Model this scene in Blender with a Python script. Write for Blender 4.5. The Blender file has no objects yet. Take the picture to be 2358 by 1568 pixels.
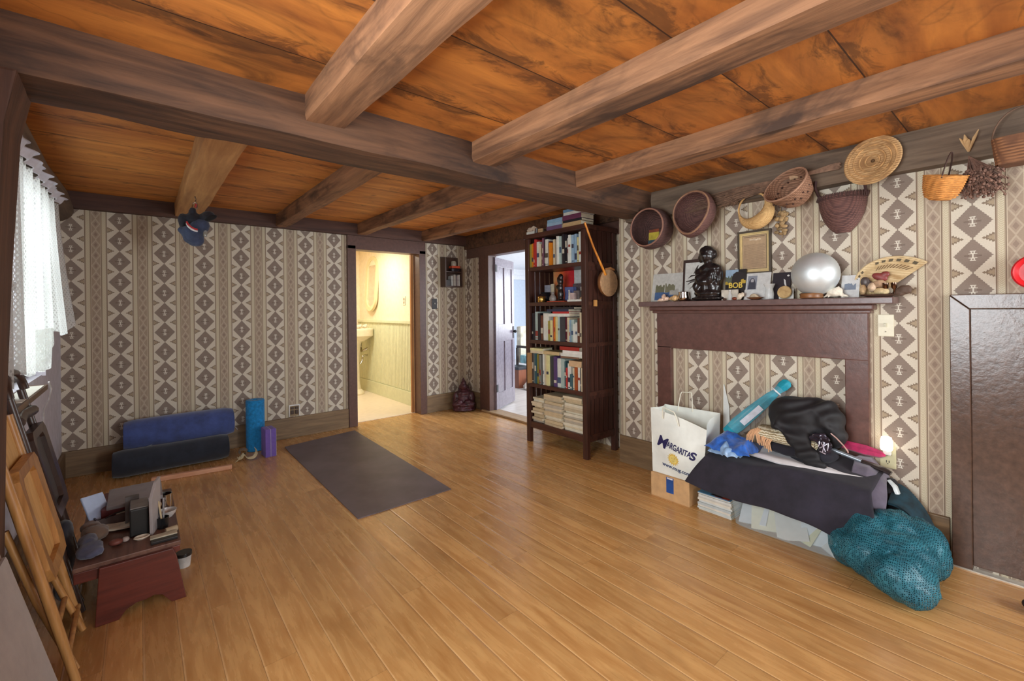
EXPOSURE = 0.46
L_WIN1, L_WIN2, L_FILL3, L_FILL4, L_BATH, L_BLUE = 11, 95, 24, 95, 21, 85
import bpy, bmesh, math, random
from mathutils import Vector, Matrix, noise, Euler
R = random.Random(7)
PI = math.pi
SC = bpy.context.scene
COL = SC.collection
V = Vector

# ------------------------------------------------------------------ colour / materials
def lin(c):
    return tuple(((x/255)/12.92 if x/255 <= .04045 else ((x/255+.055)/1.055)**2.4) for x in c) + (1.0,)
MATS = {}
def base_mat(name):
    m = bpy.data.materials.new(name); m.use_nodes = True
    nt = m.node_tree; b = nt.nodes['Principled BSDF']
    return m, nt, b
def node(nt, t, **kw):
    n = nt.nodes.new(t)
    for k, v in kw.items(): setattr(n, k, v)
    return n
def mixc(nt, fac, a, b):
    n = node(nt, 'ShaderNodeMix', data_type='RGBA')
    for s, x in ((n.inputs[0], fac), (n.inputs[6], a), (n.inputs[7], b)):
        if isinstance(x, bpy.types.NodeSocket): nt.links.new(x, s)
        elif isinstance(x, (int, float)): s.default_value = x
        else: s.default_value = x if len(x) == 4 else lin(x)
    return n.outputs[2]
def coords(nt, scale=(1, 1, 1), kind='Object', rot=(0, 0, 0)):
    t = node(nt, 'ShaderNodeTexCoord'); mp = node(nt, 'ShaderNodeMapping')
    mp.inputs['Scale'].default_value = scale; mp.inputs['Rotation'].default_value = rot
    nt.links.new(t.outputs[kind], mp.inputs[0])
    return mp.outputs[0]
def noise_t(nt, vec, scale, detail=4, rough=.6, dist=0.0):
    n = node(nt, 'ShaderNodeTexNoise')
    n.inputs['Scale'].default_value = scale; n.inputs['Detail'].default_value = detail
    n.inputs['Roughness'].default_value = rough; n.inputs['Distortion'].default_value = dist
    nt.links.new(vec, n.inputs['Vector'])
    return n.outputs[0]
def ramp(nt, fac, stops):
    r = node(nt, 'ShaderNodeValToRGB'); e = r.color_ramp.elements
    while len(e) < len(stops): e.new(.5)
    for i, (p, c) in enumerate(stops):
        e[i].position = p; e[i].color = lin(c) if len(c) == 3 else c
    nt.links.new(fac, r.inputs[0])
    return r.outputs[0]
def bump(nt, b, h, strength=.3, dist=.01):
    n = node(nt, 'ShaderNodeBump'); n.inputs['Strength'].default_value = strength
    n.inputs['Distance'].default_value = dist
    nt.links.new(h, n.inputs['Height']); nt.links.new(n.outputs[0], b.inputs['Normal'])
def plain(c, rough=.6, metal=0.0, var=.12, vs=18, bmp=0.0, **kw):
    """A single coloured surface with slight wear in its tone."""
    key = ('p', tuple(c), rough, metal, var, vs, bmp, tuple(sorted(kw.items())))
    if key in MATS: return MATS[key]
    m, nt, b = base_mat('mat_%d' % len(MATS))
    n = noise_t(nt, coords(nt), vs, 5)
    d = tuple(max(0, x*(1-var*1.6)) for x in c); l = tuple(min(255, x*(1+var*.7)) for x in c)
    nt.links.new(ramp(nt, n, [(.25, d), (.75, l)]), b.inputs['Base Color'])
    b.inputs['Roughness'].default_value = rough; b.inputs['Metallic'].default_value = metal
    if bmp: bump(nt, b, n, bmp, .004)
    for k, v in kw.items(): b.inputs[k.replace('_', ' ')].default_value = v
    MATS[key] = m
    return m
def wood(c1, c2, axis='X', rough=.5, scale=1.0, bmp=.15, stain=None):
    """Grained wood, the grain running along one object axis."""
    key = ('w', tuple(c1), tuple(c2), axis, rough, scale, bmp, stain)
    if key in MATS: return MATS[key]
    m, nt, b = base_mat('wood_%d' % len(MATS))
    s = [14*scale]*3; s['XYZ'.index(axis)] = 1.1*scale
    g = noise_t(nt, coords(nt, s), 2.2, 7, .62, .35)
    col = ramp(nt, g, [(.32, c1), (.68, c2)])
    if stain:
        s2 = [2.6]*3; s2['XYZ'.index(axis)] = .9
        k = noise_t(nt, coords(nt, s2), 1.7, 5, .65, .6)
        f = ramp(nt, k, [(.52, (0, 0, 0)), (.68, (255, 255, 255))])
        col = mixc(nt, f, col, stain)
    nt.links.new(col, b.inputs['Base Color'])
    b.inputs['Roughness'].default_value = rough
    if bmp: bump(nt, b, g, bmp, .006)
    MATS[key] = m
    return m
def weave(c1, c2, scale=160, rough=.8, bmp=.6, dirs=('X', 'Z')):
    """Basket weave / knit: two crossed bands."""
    key = ('wv', tuple(c1), tuple(c2), scale, rough, bmp, dirs)
    if key in MATS: return MATS[key]
    m, nt, b = base_mat('weave_%d' % len(MATS))
    vec = coords(nt)
    outs = []
    for d in dirs:
        w = node(nt, 'ShaderNodeTexWave', bands_direction=d); w.inputs['Scale'].default_value = scale/6.28
        w.inputs['Distortion'].default_value = 1.2; w.inputs['Detail'].default_value = 1
        nt.links.new(vec, w.inputs[0]); outs.append(w.outputs['Fac'])
    mm = node(nt, 'ShaderNodeMath', operation='MULTIPLY')
    for i in (0, 1): nt.links.new(outs[i], mm.inputs[i])
    n = noise_t(nt, vec, 14, 4)
    ad = node(nt, 'ShaderNodeMath', operation='ADD'); nt.links.new(mm.outputs[0], ad.inputs[0]); nt.links.new(n, ad.inputs[1])
    nt.links.new(ramp(nt, ad.outputs[0], [(.35, c1), (1.0, c2)]), b.inputs['Base Color'])
    b.inputs['Roughness'].default_value = rough
    bump(nt, b, mm.outputs[0], bmp, .004)
    MATS[key] = m
    return m
def fabric(c, rough=.9, var=.25, vs=9, sheen=.3, bmp=.25):
    key = ('f', tuple(c), rough, var, vs, sheen)
    if key in MATS: return MATS[key]
    m, nt, b = base_mat('fabric_%d' % len(MATS))
    n = noise_t(nt, coords(nt), vs, 6, .65); f = noise_t(nt, coords(nt), 420, 2)
    d = tuple(x*(1-var) for x in c); l = tuple(min(255, x*(1+var*.5)) for x in c)
    nt.links.new(ramp(nt, n, [(.3, d), (.7, l)]), b.inputs['Base Color'])
    b.inputs['Roughness'].default_value = rough
    b.inputs['Sheen Weight'].default_value = sheen
    bump(nt, b, f, bmp, .002)
    MATS[key] = m
    return m
def glow(c, s):
    m, nt, b = base_mat('glow_%d' % len(MATS))
    b.inputs['Base Color'].default_value = lin(c); b.inputs['Emission Color'].default_value = lin(c)
    b.inputs['Emission Strength'].default_value = s
    MATS[('g', len(MATS))] = m
    return m
def clear(c=(240, 245, 245), rough=.05, alpha=.35, ior=1.3):
    """Thin transparent plastic or glass: partly seen through, partly lit."""
    m, nt, b = base_mat('clear_%d' % len(MATS))
    b.inputs['Base Color'].default_value = lin(c); b.inputs['Roughness'].default_value = rough
    b.inputs['Alpha'].default_value = alpha
    MATS[('c', len(MATS))] = m
    return m

# node arithmetic, for the printed wallpaper
class N:
    nt = None
    def __init__(s, v): s.v = v
    def _op(s, op, o=None, o2=None):
        n = N.nt.nodes.new('ShaderNodeMath'); n.operation = op
        for i, x in enumerate((s, o, o2)):
            if x is None: continue
            x = x.v if isinstance(x, N) else x
            if isinstance(x, bpy.types.NodeSocket): N.nt.links.new(x, n.inputs[i])
            else: n.inputs[i].default_value = x
        return N(n.outputs[0])
    def __add__(s, o): return s._op('ADD', o)
    def __sub__(s, o): return s._op('SUBTRACT', o)
    def __mul__(s, o): return s._op('MULTIPLY', o)
    def __truediv__(s, o): return s._op('DIVIDE', o)
    def __lt__(s, o): return s._op('LESS_THAN', o)
    def __gt__(s, o): return s._op('GREATER_THAN', o)
    def __and__(s, o): return s._op('MULTIPLY', o)
    def __or__(s, o): return s._op('MAXIMUM', o)
    def abs(s): return s._op('ABSOLUTE')
    def floor(s): return s._op('FLOOR')
    def frac(s): return s._op('FRACT')
    def neg(s, k=0.0): return N(k)._op('SUBTRACT', s)
def wallpaper(name, axis, u0, pu, v0, pv):
    m, nt, b = base_mat(name); N.nt = nt
    tc = node(nt, 'ShaderNodeTexCoord'); sp = node(nt, 'ShaderNodeSeparateXYZ')
    nt.links.new(tc.outputs['Object'], sp.inputs[0])
    u = N(sp.outputs['XYZ'.index(axis)]); v = N(sp.outputs[2])
    t = (u-u0)/pu + .5
    k = t.floor(); ax = ((t.frac()-.5)*pu).abs()
    half = (k*.5).frac()                                   # half drop on every other column
    tv = (v-v0)/pv + half + .5
    ys = (tv.frac()-.5)*pv; ay = ys.abs()
    hw = pu*.268; W = hw*.90; H = pv*.5
    st = H/9.0
    tooth = ((ay/st).frac()-.5).abs()*(hw*.12)
    diamond = ax < ((ay/H).neg(1.0)*W + tooth - .0015)
    # pale figure in the diamond
    def bx(x0, x1, y0, y1): return (ax > x0) & (ax < x1) & (ay > y0) & (ay < y1)
    f = pv/.165
    fig = bx(-1, .0028, -1, .020*f) | bx(-1, .0105, .0205*f, .0245*f) | bx(-1, .0150, .0085*f, .0112*f) | bx(.0035, .0072, .011*f, .0215*f)
    fig = fig & (bx(-1, .0022, .014*f, .0195*f).neg(1.0))
    streak = bx(.012, .030, .0012, .003)
    # leaf between the diamonds at the column's edges
    y2 = ay.neg(H); xr = ax.neg(hw)
    tl = ((xr/.0095).frac()-.3).abs()*.012
    leaf = (y2 < ((xr/.036).neg(1.0)*.022 + tl)) & (xr < .031) & (xr > .0012)
    leafin = (y2 < ((xr/.028).neg(1.0)*.014 + tl*.7 - .001)) & (xr > .002) & (xr < .025)
    tip = (((xr-.036).abs()/.0085) + (y2/.0062)) < 1.0
    # stripes between the columns
    bnd = ax - hw
    c = bnd.neg(pu*.5-hw)                                  # distance from the middle of the band
    hexh = pv*.5
    yh = (((v-v0)/hexh).frac()-.5).abs()*hexh
    d = c/(pu*.098) + (yh/(hexh*.5))*.92
    hx1 = d < 1.0; hx2 = d < .72; hx3 = d < .4
    braid = (((v + (bnd-pu*.066).abs()*.9)/.0085).frac()) > .5
    CREAM = (219, 209, 190); BROWN = (144, 128, 115); DARK = (110, 92, 76); TAN = (171, 150, 124)
    n = noise_t(nt, coords(nt), 260, 2)
    col = mixc(nt, diamond.v, CREAM, BROWN)
    col = mixc(nt, (diamond & streak).v, col, (104, 84, 72))
    col = mixc(nt, (diamond & fig).v, col, (226, 219, 203))
    col = mixc(nt, (leaf | tip).v, col, (140, 122, 102))
    col = mixc(nt, leafin.v, col, (176, 157, 130))
    band = bnd > 0.0
    bc = mixc(nt, braid.v, (196, 183, 153), (220, 210, 184))
    bc = mixc(nt, (bnd < pu*.032).v, bc, (186, 170, 146))
    bc = mixc(nt, (bnd < pu*.016).v, bc, (138, 116, 96))
    bc = mixc(nt, (bnd > pu*.104).v, bc, (180, 163, 138))
    bc = mixc(nt, ((bnd > pu*.118) & (bnd < pu*.128)).v, bc, (128, 108, 92))
    hexc = mixc(nt, hx1.v, (172, 153, 132), (192, 175, 153))
    hexc = mixc(nt, hx2.v, hexc, (176, 157, 137))
    hexc = mixc(nt, hx3.v, hexc, (156, 136, 119))
    bc = mixc(nt, (bnd > pu*.140).v, bc, hexc)
    bc = mixc(nt, ((bnd > pu*.133) & (bnd < pu*.142)).v, bc, (212, 198, 174))
    col = mixc(nt, band.v, col, bc)
    mul = node(nt, 'ShaderNodeMix', data_type='RGBA', blend_type='MULTIPLY'); mul.inputs[0].default_value = .25
    nt.links.new(col, mul.inputs[6]); nt.links.new(n, mul.inputs[7])
    nt.links.new(mul.outputs[2], b.inputs['Base Color'])
    b.inputs['Roughness'].default_value = .75
    return m
def board_floor(c1, c2, w=.111, rough=.28, seam=(92, 58, 30), ln=1.5):
    m, nt, b = base_mat('floor_boards'); N.nt = nt
    tc = node(nt, 'ShaderNodeTexCoord'); sp = node(nt, 'ShaderNodeSeparateXYZ')
    nt.links.new(tc.outputs['Object'], sp.inputs[0])
    x = N(sp.outputs[0]); y = N(sp.outputs[1])
    i = (x/w).floor(); fx = (x/w).frac()
    wn = node(nt, 'ShaderNodeTexWhiteNoise', noise_dimensions='1D'); nt.links.new(i.v, wn.inputs['W'])
    r = N(wn.outputs['Value'])
    yy = y/ln + r*7.3
    j = yy.floor(); fy = yy.frac()
    cb = node(nt, 'ShaderNodeCombineXYZ'); nt.links.new(i.v, cb.inputs[0]); nt.links.new(j.v, cb.inputs[1])
    w2 = node(nt, 'ShaderNodeTexWhiteNoise', noise_dimensions='2D'); nt.links.new(cb.outputs[0], w2.inputs['Vector'])
    off = node(nt, 'ShaderNodeVectorMath', operation='MULTIPLY_ADD')
    nt.links.new(w2.outputs['Color'], off.inputs[0]); off.inputs[1].default_value = (13, 13, 13); nt.links.new(tc.outputs['Object'], off.inputs[2])
    mp = node(nt, 'ShaderNodeMapping'); mp.inputs['Scale'].default_value = (13, 1.5, 1); nt.links.new(off.outputs[0], mp.inputs[0])
    g = noise_t(nt, mp.outputs[0], 2.2, 6, .6, .5)
    col = ramp(nt, g, [(.30, c1), (.72, c2)])
    tone = N(w2.outputs['Value'])*.20
    hs = node(nt, 'ShaderNodeHueSaturation'); nt.links.new((tone+.88).v, hs.inputs['Value']); nt.links.new(col, hs.inputs['Color'])
    mp2 = node(nt, 'ShaderNodeMapping'); mp2.inputs['Scale'].default_value = (3.0, 1.6, 1); nt.links.new(tc.outputs['Object'], mp2.inputs[0])
    bl = noise_t(nt, mp2.outputs[0], 1.6, 4, .6, .3)
    bf = ramp(nt, bl, [(.56, (0, 0, 0)), (.75, (150, 150, 150))])
    col = mixc(nt, bf, hs.outputs[0], (112, 76, 40))
    sx = (fx < .022) | (fx > .985)
    s = sx | (fy < .002)
    col = mixc(nt, ((fx < .045)*.30).v, col, (236, 200, 150))  # glint along one edge of each board, painted into the colour
    col = mixc(nt, ((fx > .985)*.55).v, col, seam); col = mixc(nt, ((fy < .0015)*.35).v, col, seam)
    nt.links.new(col, b.inputs['Base Color'])
    rr = node(nt, 'ShaderNodeMapRange'); nt.links.new(g, rr.inputs[0]); rr.inputs[3].default_value = rough-.06; rr.inputs[4].default_value = rough+.12
    nt.links.new(rr.outputs[0], b.inputs['Roughness'])
    edge = ((fx-.5).abs()-.44)*12.0
    hgt = (edge._op('MAXIMUM', 0.0)).neg(1.0) + N(g)*.12
    bump(nt, b, hgt.v, .35, .004)
    return m
def board_ceiling(name, seams, c1, c2, dark, soot=.0):
    """Wide old boards running along X; seams is the list of Y positions of the joints."""
    m, nt, b = base_mat(name); N.nt = nt
    tc = node(nt, 'ShaderNodeTexCoord'); sp = node(nt, 'ShaderNodeSeparateXYZ')
    nt.links.new(tc.outputs['Object'], sp.inputs[0]); y = N(sp.outputs[1]); x = N(sp.outputs[0])
    idx = None; line = None
    for s in seams:
        g = y > s; l = (y-s).abs() < .0026
        idx = g if idx is None else idx+g
        line = l if line is None else (line | l)
    cb = node(nt, 'ShaderNodeCombineXYZ')
    nt.links.new((x + idx*3.7).v, cb.inputs[0]); nt.links.new(y.v, cb.inputs[1]); nt.links.new((idx*1.9).v, cb.inputs[2])
    mp = node(nt, 'ShaderNodeMapping'); mp.inputs['Scale'].default_value = (1.0, 6.0, 1); nt.links.new(cb.outputs[0], mp.inputs[0])
    g = noise_t(nt, mp.outputs[0], 1.6, 7, .6, .5)
    col = ramp(nt, g, [(.28, c1), (.66, c2)])
    mp2 = node(nt, 'ShaderNodeMapping'); mp2.inputs['Scale'].default_value = (1.0, 2.4, 1); nt.links.new(cb.outputs[0], mp2.inputs[0])
    k = noise_t(nt, mp2.outputs[0], 1.35, 8, .68, 1.1)
    f = ramp(nt, k, [(.50+soot, (0, 0, 0)), (.59+soot, (120, 120, 120)), (.70+soot, (215, 215, 215))])
    near = None
    for s in seams:                                        # smoke and water marks follow the joints
        q = (y-s).abs(); near = q if near is None else near._op('MINIMUM', q)
    mp3 = node(nt, 'ShaderNodeMapping'); mp3.inputs['Scale'].default_value = (2.2, 5.0, 1); nt.links.new(cb.outputs[0], mp3.inputs[0])
    k3 = noise_t(nt, mp3.outputs[0], 2.0, 8, .7, .8)
    jn = (N(k3) - near*1.6)
    f3 = ramp(nt, jn.v, [(.45+soot, (0, 0, 0)), (.56+soot, (205, 205, 205))])
    col = mixc(nt, f, col, dark); col = mixc(nt, f3, col, dark)
    kn = node(nt, 'ShaderNodeTexVoronoi'); kn.inputs['Scale'].default_value = 1.5; nt.links.new(cb.outputs[0], kn.inputs['Vector'])
    ringf = ramp(nt, kn.outputs['Distance'], [(.02, (190, 190, 190)), (.05, (0, 0, 0))])
    vein = noise_t(nt, mp2.outputs[0], .9, 3, .5, 1.6); vf = ramp(nt, (N(vein)-.5).abs().v, [(.002, (130, 130, 130)), (.010, (0, 0, 0))]); col = mixc(nt, vf, col, dark)
    col = mixc(nt, ringf, col, dark)
    col = mixc(nt, (line*.85).v, col, (30, 16, 9))
    nt.links.new(col, b.inputs['Base Color'])
    b.inputs['Roughness'].default_value = .62
    bump(nt, b, (N(g)*.3 - line).v, .3, .006)
    return m

# ------------------------------------------------------------------ geometry
def frame(o, x, y, z=None):
    """Matrix with origin o and the given x and y axes."""
    x = V(x).normalized(); y = V(y).normalized()
    z = x.cross(y).normalized() if z is None else V(z).normalized()
    m = Matrix.Identity(4)
    for i in range(3):
        m[i][0], m[i][1], m[i][2], m[i][3] = x[i], y[i], z[i], o[i]
    return m
def along(a, b):
    """Matrix at a whose z axis points to b."""
    a = V(a); d = (V(b)-a).normalized()
    q = d.to_track_quat('Z', 'Y')
    return Matrix.Translation(a) @ q.to_matrix().to_4x4()
class G:
    def __init__(s): s.bm = bmesh.new()
    def _fin(s, vs, M, bev=0, seg=2):
        if bev:
            es = list({e for v in vs for e in v.link_edges})
            r = bmesh.ops.bevel(s.bm, geom=es, offset=bev, segments=seg, affect='EDGES', clamp_overlap=True, profile=.6)
            vs = list({v for f in r['faces'] for v in f.verts} | {v for v in vs if v.is_valid})
        if M is not None:
            for v in vs: v.co = M @ v.co
        return s
    def box(s, x0, x1, y0, y1, z0, z1, bev=0, M=None, seg=2):
        c = [(x, y, z) for x in (x0, x1) for y in (y0, y1) for z in (z0, z1)]
        vs = [s.bm.verts.new(p) for p in c]
        for f in ((0, 1, 3, 2), (4, 6, 7, 5), (0, 4, 5, 1), (2, 3, 7, 6), (0, 2, 6, 4), (1, 5, 7, 3)):
            s.bm.faces.new([vs[i] for i in f])
        return s._fin(vs, M, bev, seg)
    def tube(s, pts, r, n=8, closed=False, cap=True, flat=1.0):
        pts = [V(p) for p in pts]; m = len(pts)
        rs = r if isinstance(r, (list, tuple)) else [r]*m
        up = None; rings = []
        for i, p in enumerate(pts):
            a = pts[(i-1) % m] if (closed or i > 0) else p
            c = pts[(i+1) % m] if (closed or i < m-1) else p
            t = (c-a).normalized()
            if up is None:
                up = t.orthogonal().normalized()
                if abs(t.z) < .9: up = (V((0, 0, 1)) - t*t.z).normalized()
            up = (up - t*up.dot(t)).normalized(); sd = t.cross(up)
            rings.append([s.bm.verts.new(p + (up*math.cos(q)*flat + sd*math.sin(q))*rs[i]) for q in [2*PI*k/n for k in range(n)]])
        for i in range(m if closed else m-1):
            a, c = rings[i], rings[(i+1) % m]
            for k in range(n):
                s.bm.faces.new((a[k], a[(k+1) % n], c[(k+1) % n], c[k]))
        if cap and not closed:
            s.bm.faces.new(rings[0][::-1]); s.bm.faces.new(rings[-1])
        return s
    def lathe(s, prof, M=None, n=24, shape=None, a0=0, a1=2*PI):
        full = abs(a1-a0-2*PI) < 1e-6
        rings = []; cnt = n if full else n+1
        for r, z in prof:
            ring = []
            for k in range(cnt):
                q = a0+(a1-a0)*k/n
                w = r*(shape(q) if shape else 1)
                p = V((w*math.cos(q), w*math.sin(q), z))
                ring.append(s.bm.verts.new(M @ p if M else p))
            rings.append(ring)
        for i in range(len(rings)-1):
            for k in range(n if full else n):
                k2 = (k+1) % cnt
                s.bm.faces.new((rings[i][k], rings[i][k2], rings[i+1][k2], rings[i+1][k]))
        for ring, flip in ((rings[0], True), (rings[-1], False)):
            if full:
                s.bm.faces.new(ring[::-1] if flip else ring)
        return s
    def ell(s, c, r, M=None, n=20, m=12):
        r = (r, r, r) if isinstance(r, (int, float)) else r
        mm = Matrix.Translation(c) @ (M or Matrix.Identity(4)) @ Matrix.Diagonal((*r, 1))
        bmesh.ops.create_uvsphere(s.bm, u_segments=n, v_segments=m, radius=1, matrix=mm)
        return s
    def prism(s, pts, d0, d1, M=None, bev=0):
        """Polygon pts (x, y) extruded from z=d0 to d1."""
        lo = [s.bm.verts.new((p[0], p[1], d0)) for p in pts]; hi = [s.bm.verts.new((p[0], p[1], d1)) for p in pts]
        s.bm.faces.new(lo[::-1]); s.bm.faces.new(hi); n = len(pts)
        for i in range(n): s.bm.faces.new((lo[i], lo[(i+1) % n], hi[(i+1) % n], hi[i]))
        return s._fin(lo+hi, M, bev)
    def poly(s, *fs):
        for f in fs: s.bm.faces.new([s.bm.verts.new(p) for p in f])
        return s
    def sheet(s, fn, nu, nv):
        g = [[s.bm.verts.new(fn(i/nu, j/nv)) for j in range(nv+1)] for i in range(nu+1)]
        for i in range(nu):
            for j in range(nv): s.bm.faces.new((g[i][j], g[i+1][j], g[i+1][j+1], g[i][j+1]))
        return s
    def obj(s, name, mat, parent=None, smooth=False, keep=False, mods=(), jit=0.0, ang=40):
        bm = s.bm
        if jit:
            for v in bm.verts:
                v.co += noise.noise_vector(v.co*9)*jit
        bmesh.ops.recalc_face_normals(bm, faces=bm.faces)
        if smooth:
            for f in bm.faces: f.smooth = True
        me = bpy.data.meshes.new(name); bm.to_mesh(me); bm.free()
        return finish(name, me, mat, parent, smooth, keep, mods, ang)
def finish(name, me, mat, parent=None, smooth=False, keep=False, mods=(), ang=40):
    o = bpy.data.objects.new(name, me); COL.objects.link(o)
    for mm in (mat if isinstance(mat, (list, tuple)) else [mat]): me.materials.append(mm)
    if mods:
        for t, kw in mods:
            md = o.modifiers.new(t.lower(), t)
            for k, v in kw.items(): setattr(md, k, v)
        dg = bpy.context.evaluated_depsgraph_get(); dg.update()
        new = bpy.data.meshes.new_from_object(o.evaluated_get(dg))
        o.modifiers.clear(); old = o.data; o.data = new; new.name = name; bpy.data.meshes.remove(old); me = new
    if smooth:
        for p in me.polygons: p.use_smooth = True
        if smooth != 'all':
            try: me.set_sharp_from_angle(angle=math.radians(ang))
            except Exception: pass
    if keep is False:
        xs = [v.co for v in me.vertices]
        if xs:
            lo = [min(c[i] for c in xs) for i in range(3)]; hi = [max(c[i] for c in xs) for i in range(3)]
            base = V(((lo[0]+hi[0])/2, (lo[1]+hi[1])/2, lo[2]))
            me.transform(Matrix.Translation(-base)); o.location = base
    if parent is not None: attach(o, parent)
    return o
WORLD = {}
def wm(o):
    m = Matrix.LocRotScale(o.location, o.rotation_euler, o.scale)
    return (wm(o.parent) @ o.matrix_parent_inverse @ m) if o.parent else m
def attach(o, p):
    inv = wm(p).inverted(); o.parent = p; o.matrix_parent_inverse = inv
def tag(o, label, cat, group=None):
    o['label'] = label; o['category'] = cat
    if group: o['group'] = group
    return o
def thing(name, label, cat, loc, group=None, rz=0):
    o = bpy.data.objects.new(name, None); COL.objects.link(o); o.empty_display_size = .05
    o.location = loc; o.rotation_euler = (0, 0, rz)
    return tag(o, label, cat, group)
def struct(o, label=None):
    o['kind'] = 'structure'
    if label: o['label'] = label
    return o
def blob(name, ells, mat, parent=None, vox=.012, sm=6, jit=0.0, jf=6.0, keep=False, extra=None):
    """Ellipsoids melted into one continuous surface."""
    g = G()
    for e in ells:
        c, r = e[0], e[1]; M = e[2] if len(e) > 2 else None
        g.ell(c, r, M)
    if extra: extra(g)
    me = bpy.data.meshes.new('tmp'); g.bm.to_mesh(me); g.bm.free()
    o = finish(name, me, mat, None, False, True, [('REMESH', dict(mode='VOXEL', voxel_size=vox)), ('SMOOTH', dict(factor=.5, iterations=sm))])
    me = o.data
    if jit:
        for v in me.vertices:
            v.co += v.normal*(noise.noise(v.co*jf)*jit + abs(noise.noise(v.co*jf*2.3))*jit*.5)
    for p in me.polygons: p.use_smooth = True
    if not keep:
        xs = [v.co for v in me.vertices]
        lo = [min(c[i] for c in xs) for i in range(3)]; hi = [max(c[i] for c in xs) for i in range(3)]
        base = V(((lo[0]+hi[0])/2, (lo[1]+hi[1])/2, lo[2]))
        me.transform(Matrix.Translation(-base)); o.location = base
    if parent is not None: attach(o, parent)
    return o
def text(name, body, size, M, mat, parent=None, ext=.0006, shear=0, sx=1.0, align='CENTER', bold=0.0):
    cu = bpy.data.curves.new('t', 'FONT'); cu.body = body; cu.size = size; cu.extrude = ext; cu.shear = shear
    cu.align_x = align; cu.align_y = 'CENTER'; cu.offset = bold
    to = bpy.data.objects.new('t', cu); COL.objects.link(to)
    dg = bpy.context.evaluated_depsgraph_get(); dg.update()
    me = bpy.data.meshes.new_from_object(to.evaluated_get(dg))
    bpy.data.objects.remove(to); bpy.data.curves.remove(cu)
    me.transform(Matrix.Diagonal((sx, 1, 1, 1))); me.transform(M)
    for i in range(len(me.materials)): me.materials.pop()
    return finish(name, me, mat, parent)
def noise3(p, s=1.0): return noise.noise(V(p)*s)
ORD = ['first', 'second', 'third', 'fourth', 'fifth', 'sixth', 'seventh', 'eighth', 'ninth', 'tenth', 'eleventh', 'twelfth', 'thirteenth', 'fourteenth', 'fifteenth',
       'sixteenth', 'seventeenth', 'eighteenth', 'nineteenth', 'twentieth', 'twenty-first', 'twenty-second', 'twenty-third', 'twenty-fourth', 'twenty-fifth', 'twenty-sixth']
# ------------------------------------------------------------------ camera, world
cam = bpy.data.objects.new('camera', bpy.data.cameras.new('camera')); COL.objects.link(cam)
SC.camera = cam
YAW, ROLL = .697817, .0115233
fw = V((math.sin(YAW), math.cos(YAW), 0)); rt = V((math.cos(YAW), -math.sin(YAW), 0)); dn = V((0, 0, -1))
r3 = rt*math.cos(ROLL) + dn*math.sin(ROLL); d3 = dn*math.cos(ROLL) - rt*math.sin(ROLL)
cam.matrix_world = frame((0, 0, 1.28), r3, -d3, -fw)
cam.data.sensor_width = 36; cam.data.lens = 1023.84/2358*36
cam.data.shift_y = -(784-710.37)/2358; cam.data.clip_start = .02
w = bpy.data.worlds.new('sky'); SC.world = w; w.use_nodes = True
bg = w.node_tree.nodes['Background']; bg.inputs[0].default_value = (.80, .93, .90, 1); bg.inputs[1].default_value = .9
SC.view_settings.view_transform = 'Standard'; SC.view_settings.look = 'None'
SC.view_settings.gamma = 1; SC.view_settings.use_curve_mapping = False
SC.view_settings.exposure = EXPOSURE
SC.cycles.max_bounces = 10; SC.cycles.diffuse_bounces = 6; SC.cycles.transparent_max_bounces = 16
SC.cycles.sample_clamp_indirect = 6

def area(name, loc, d, sx, sy, power, col):
    l = bpy.data.lights.new(name, 'AREA'); l.shape = 'RECTANGLE'; l.size = sx; l.size_y = sy; l.energy = power; l.color = col
    o = bpy.data.objects.new(name, l); COL.objects.link(o)
    o.location = loc; o.rotation_euler = V(d).to_track_quat('-Z', 'Y').to_euler()
    return o
# ------------------------------------------------------------------ materials of the room
WP_R = wallpaper('wallpaper_fireplace', 'Y', .4875, .2752, 1.590, .1645)
WP_B = wallpaper('wallpaper_back', 'X', .1700, .2890, 1.789, .1700)
WP_D = wallpaper('wallpaper_corner', 'X', 2.817, .2830, 1.700, .1690)
WP_S = wallpaper('wallpaper_passage', 'Y', 4.86, .2890, 1.606, .1700)
PAINT = plain((96, 68, 59), .42, var=.10, vs=30, bmp=.12)          # brown painted woodwork
PAINT2 = plain((88, 66, 54), .23, var=.14, vs=40, bmp=.25)
BASEB = wood((96, 76, 54), (140, 114, 82), 'X', .55)
BASEY = wood((96, 76, 54), (140, 114, 82), 'Y', .55)
BEAMX = wood((56, 36, 24), (108, 74, 50), 'X', .75, .8, .5, stain=(46, 30, 22))
BEAMY = wood((100, 68, 46), (166, 120, 84), 'Y', .75, .8, .5, stain=(70, 48, 34))
BEAMP = wood((166, 116, 68), (205, 155, 98), 'Y', .7, .8, .4)
PLATE = wood((80, 66, 54), (124, 106, 88), 'Y', .85, .8, .5)
PLATEB = wood((64, 42, 36), (94, 64, 52), 'X', .7, .8, .3)
WHITE = plain((214, 212, 222), .7, var=.05)
FLOOR = board_floor((176, 126, 72), (210, 164, 104), rough=.24)
CEIL1 = board_ceiling('ceiling_boards_near', [-1.1, -.55, -.05, .43, .765, 1.20, 1.62], (150, 86, 36), (200, 126, 54), (46, 27, 18), -.05)
CEIL2 = board_ceiling('ceiling_boards_far', [2.30, 3.05, 3.36, 3.95, 4.3, 4.62], (172, 100, 42), (222, 150, 72), (84, 50, 30), .02)

# ------------------------------------------------------------------ shell
g = G(); g.box(-.65, 3.45, -2.1, 5.02, -.1, 0); struct(g.obj('floor', FLOOR, keep=True))
def wall(name, mat, boxes):
    g = G()
    for bx in boxes: g.box(*bx)
    return struct(g.obj(name, mat, keep=True))
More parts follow.
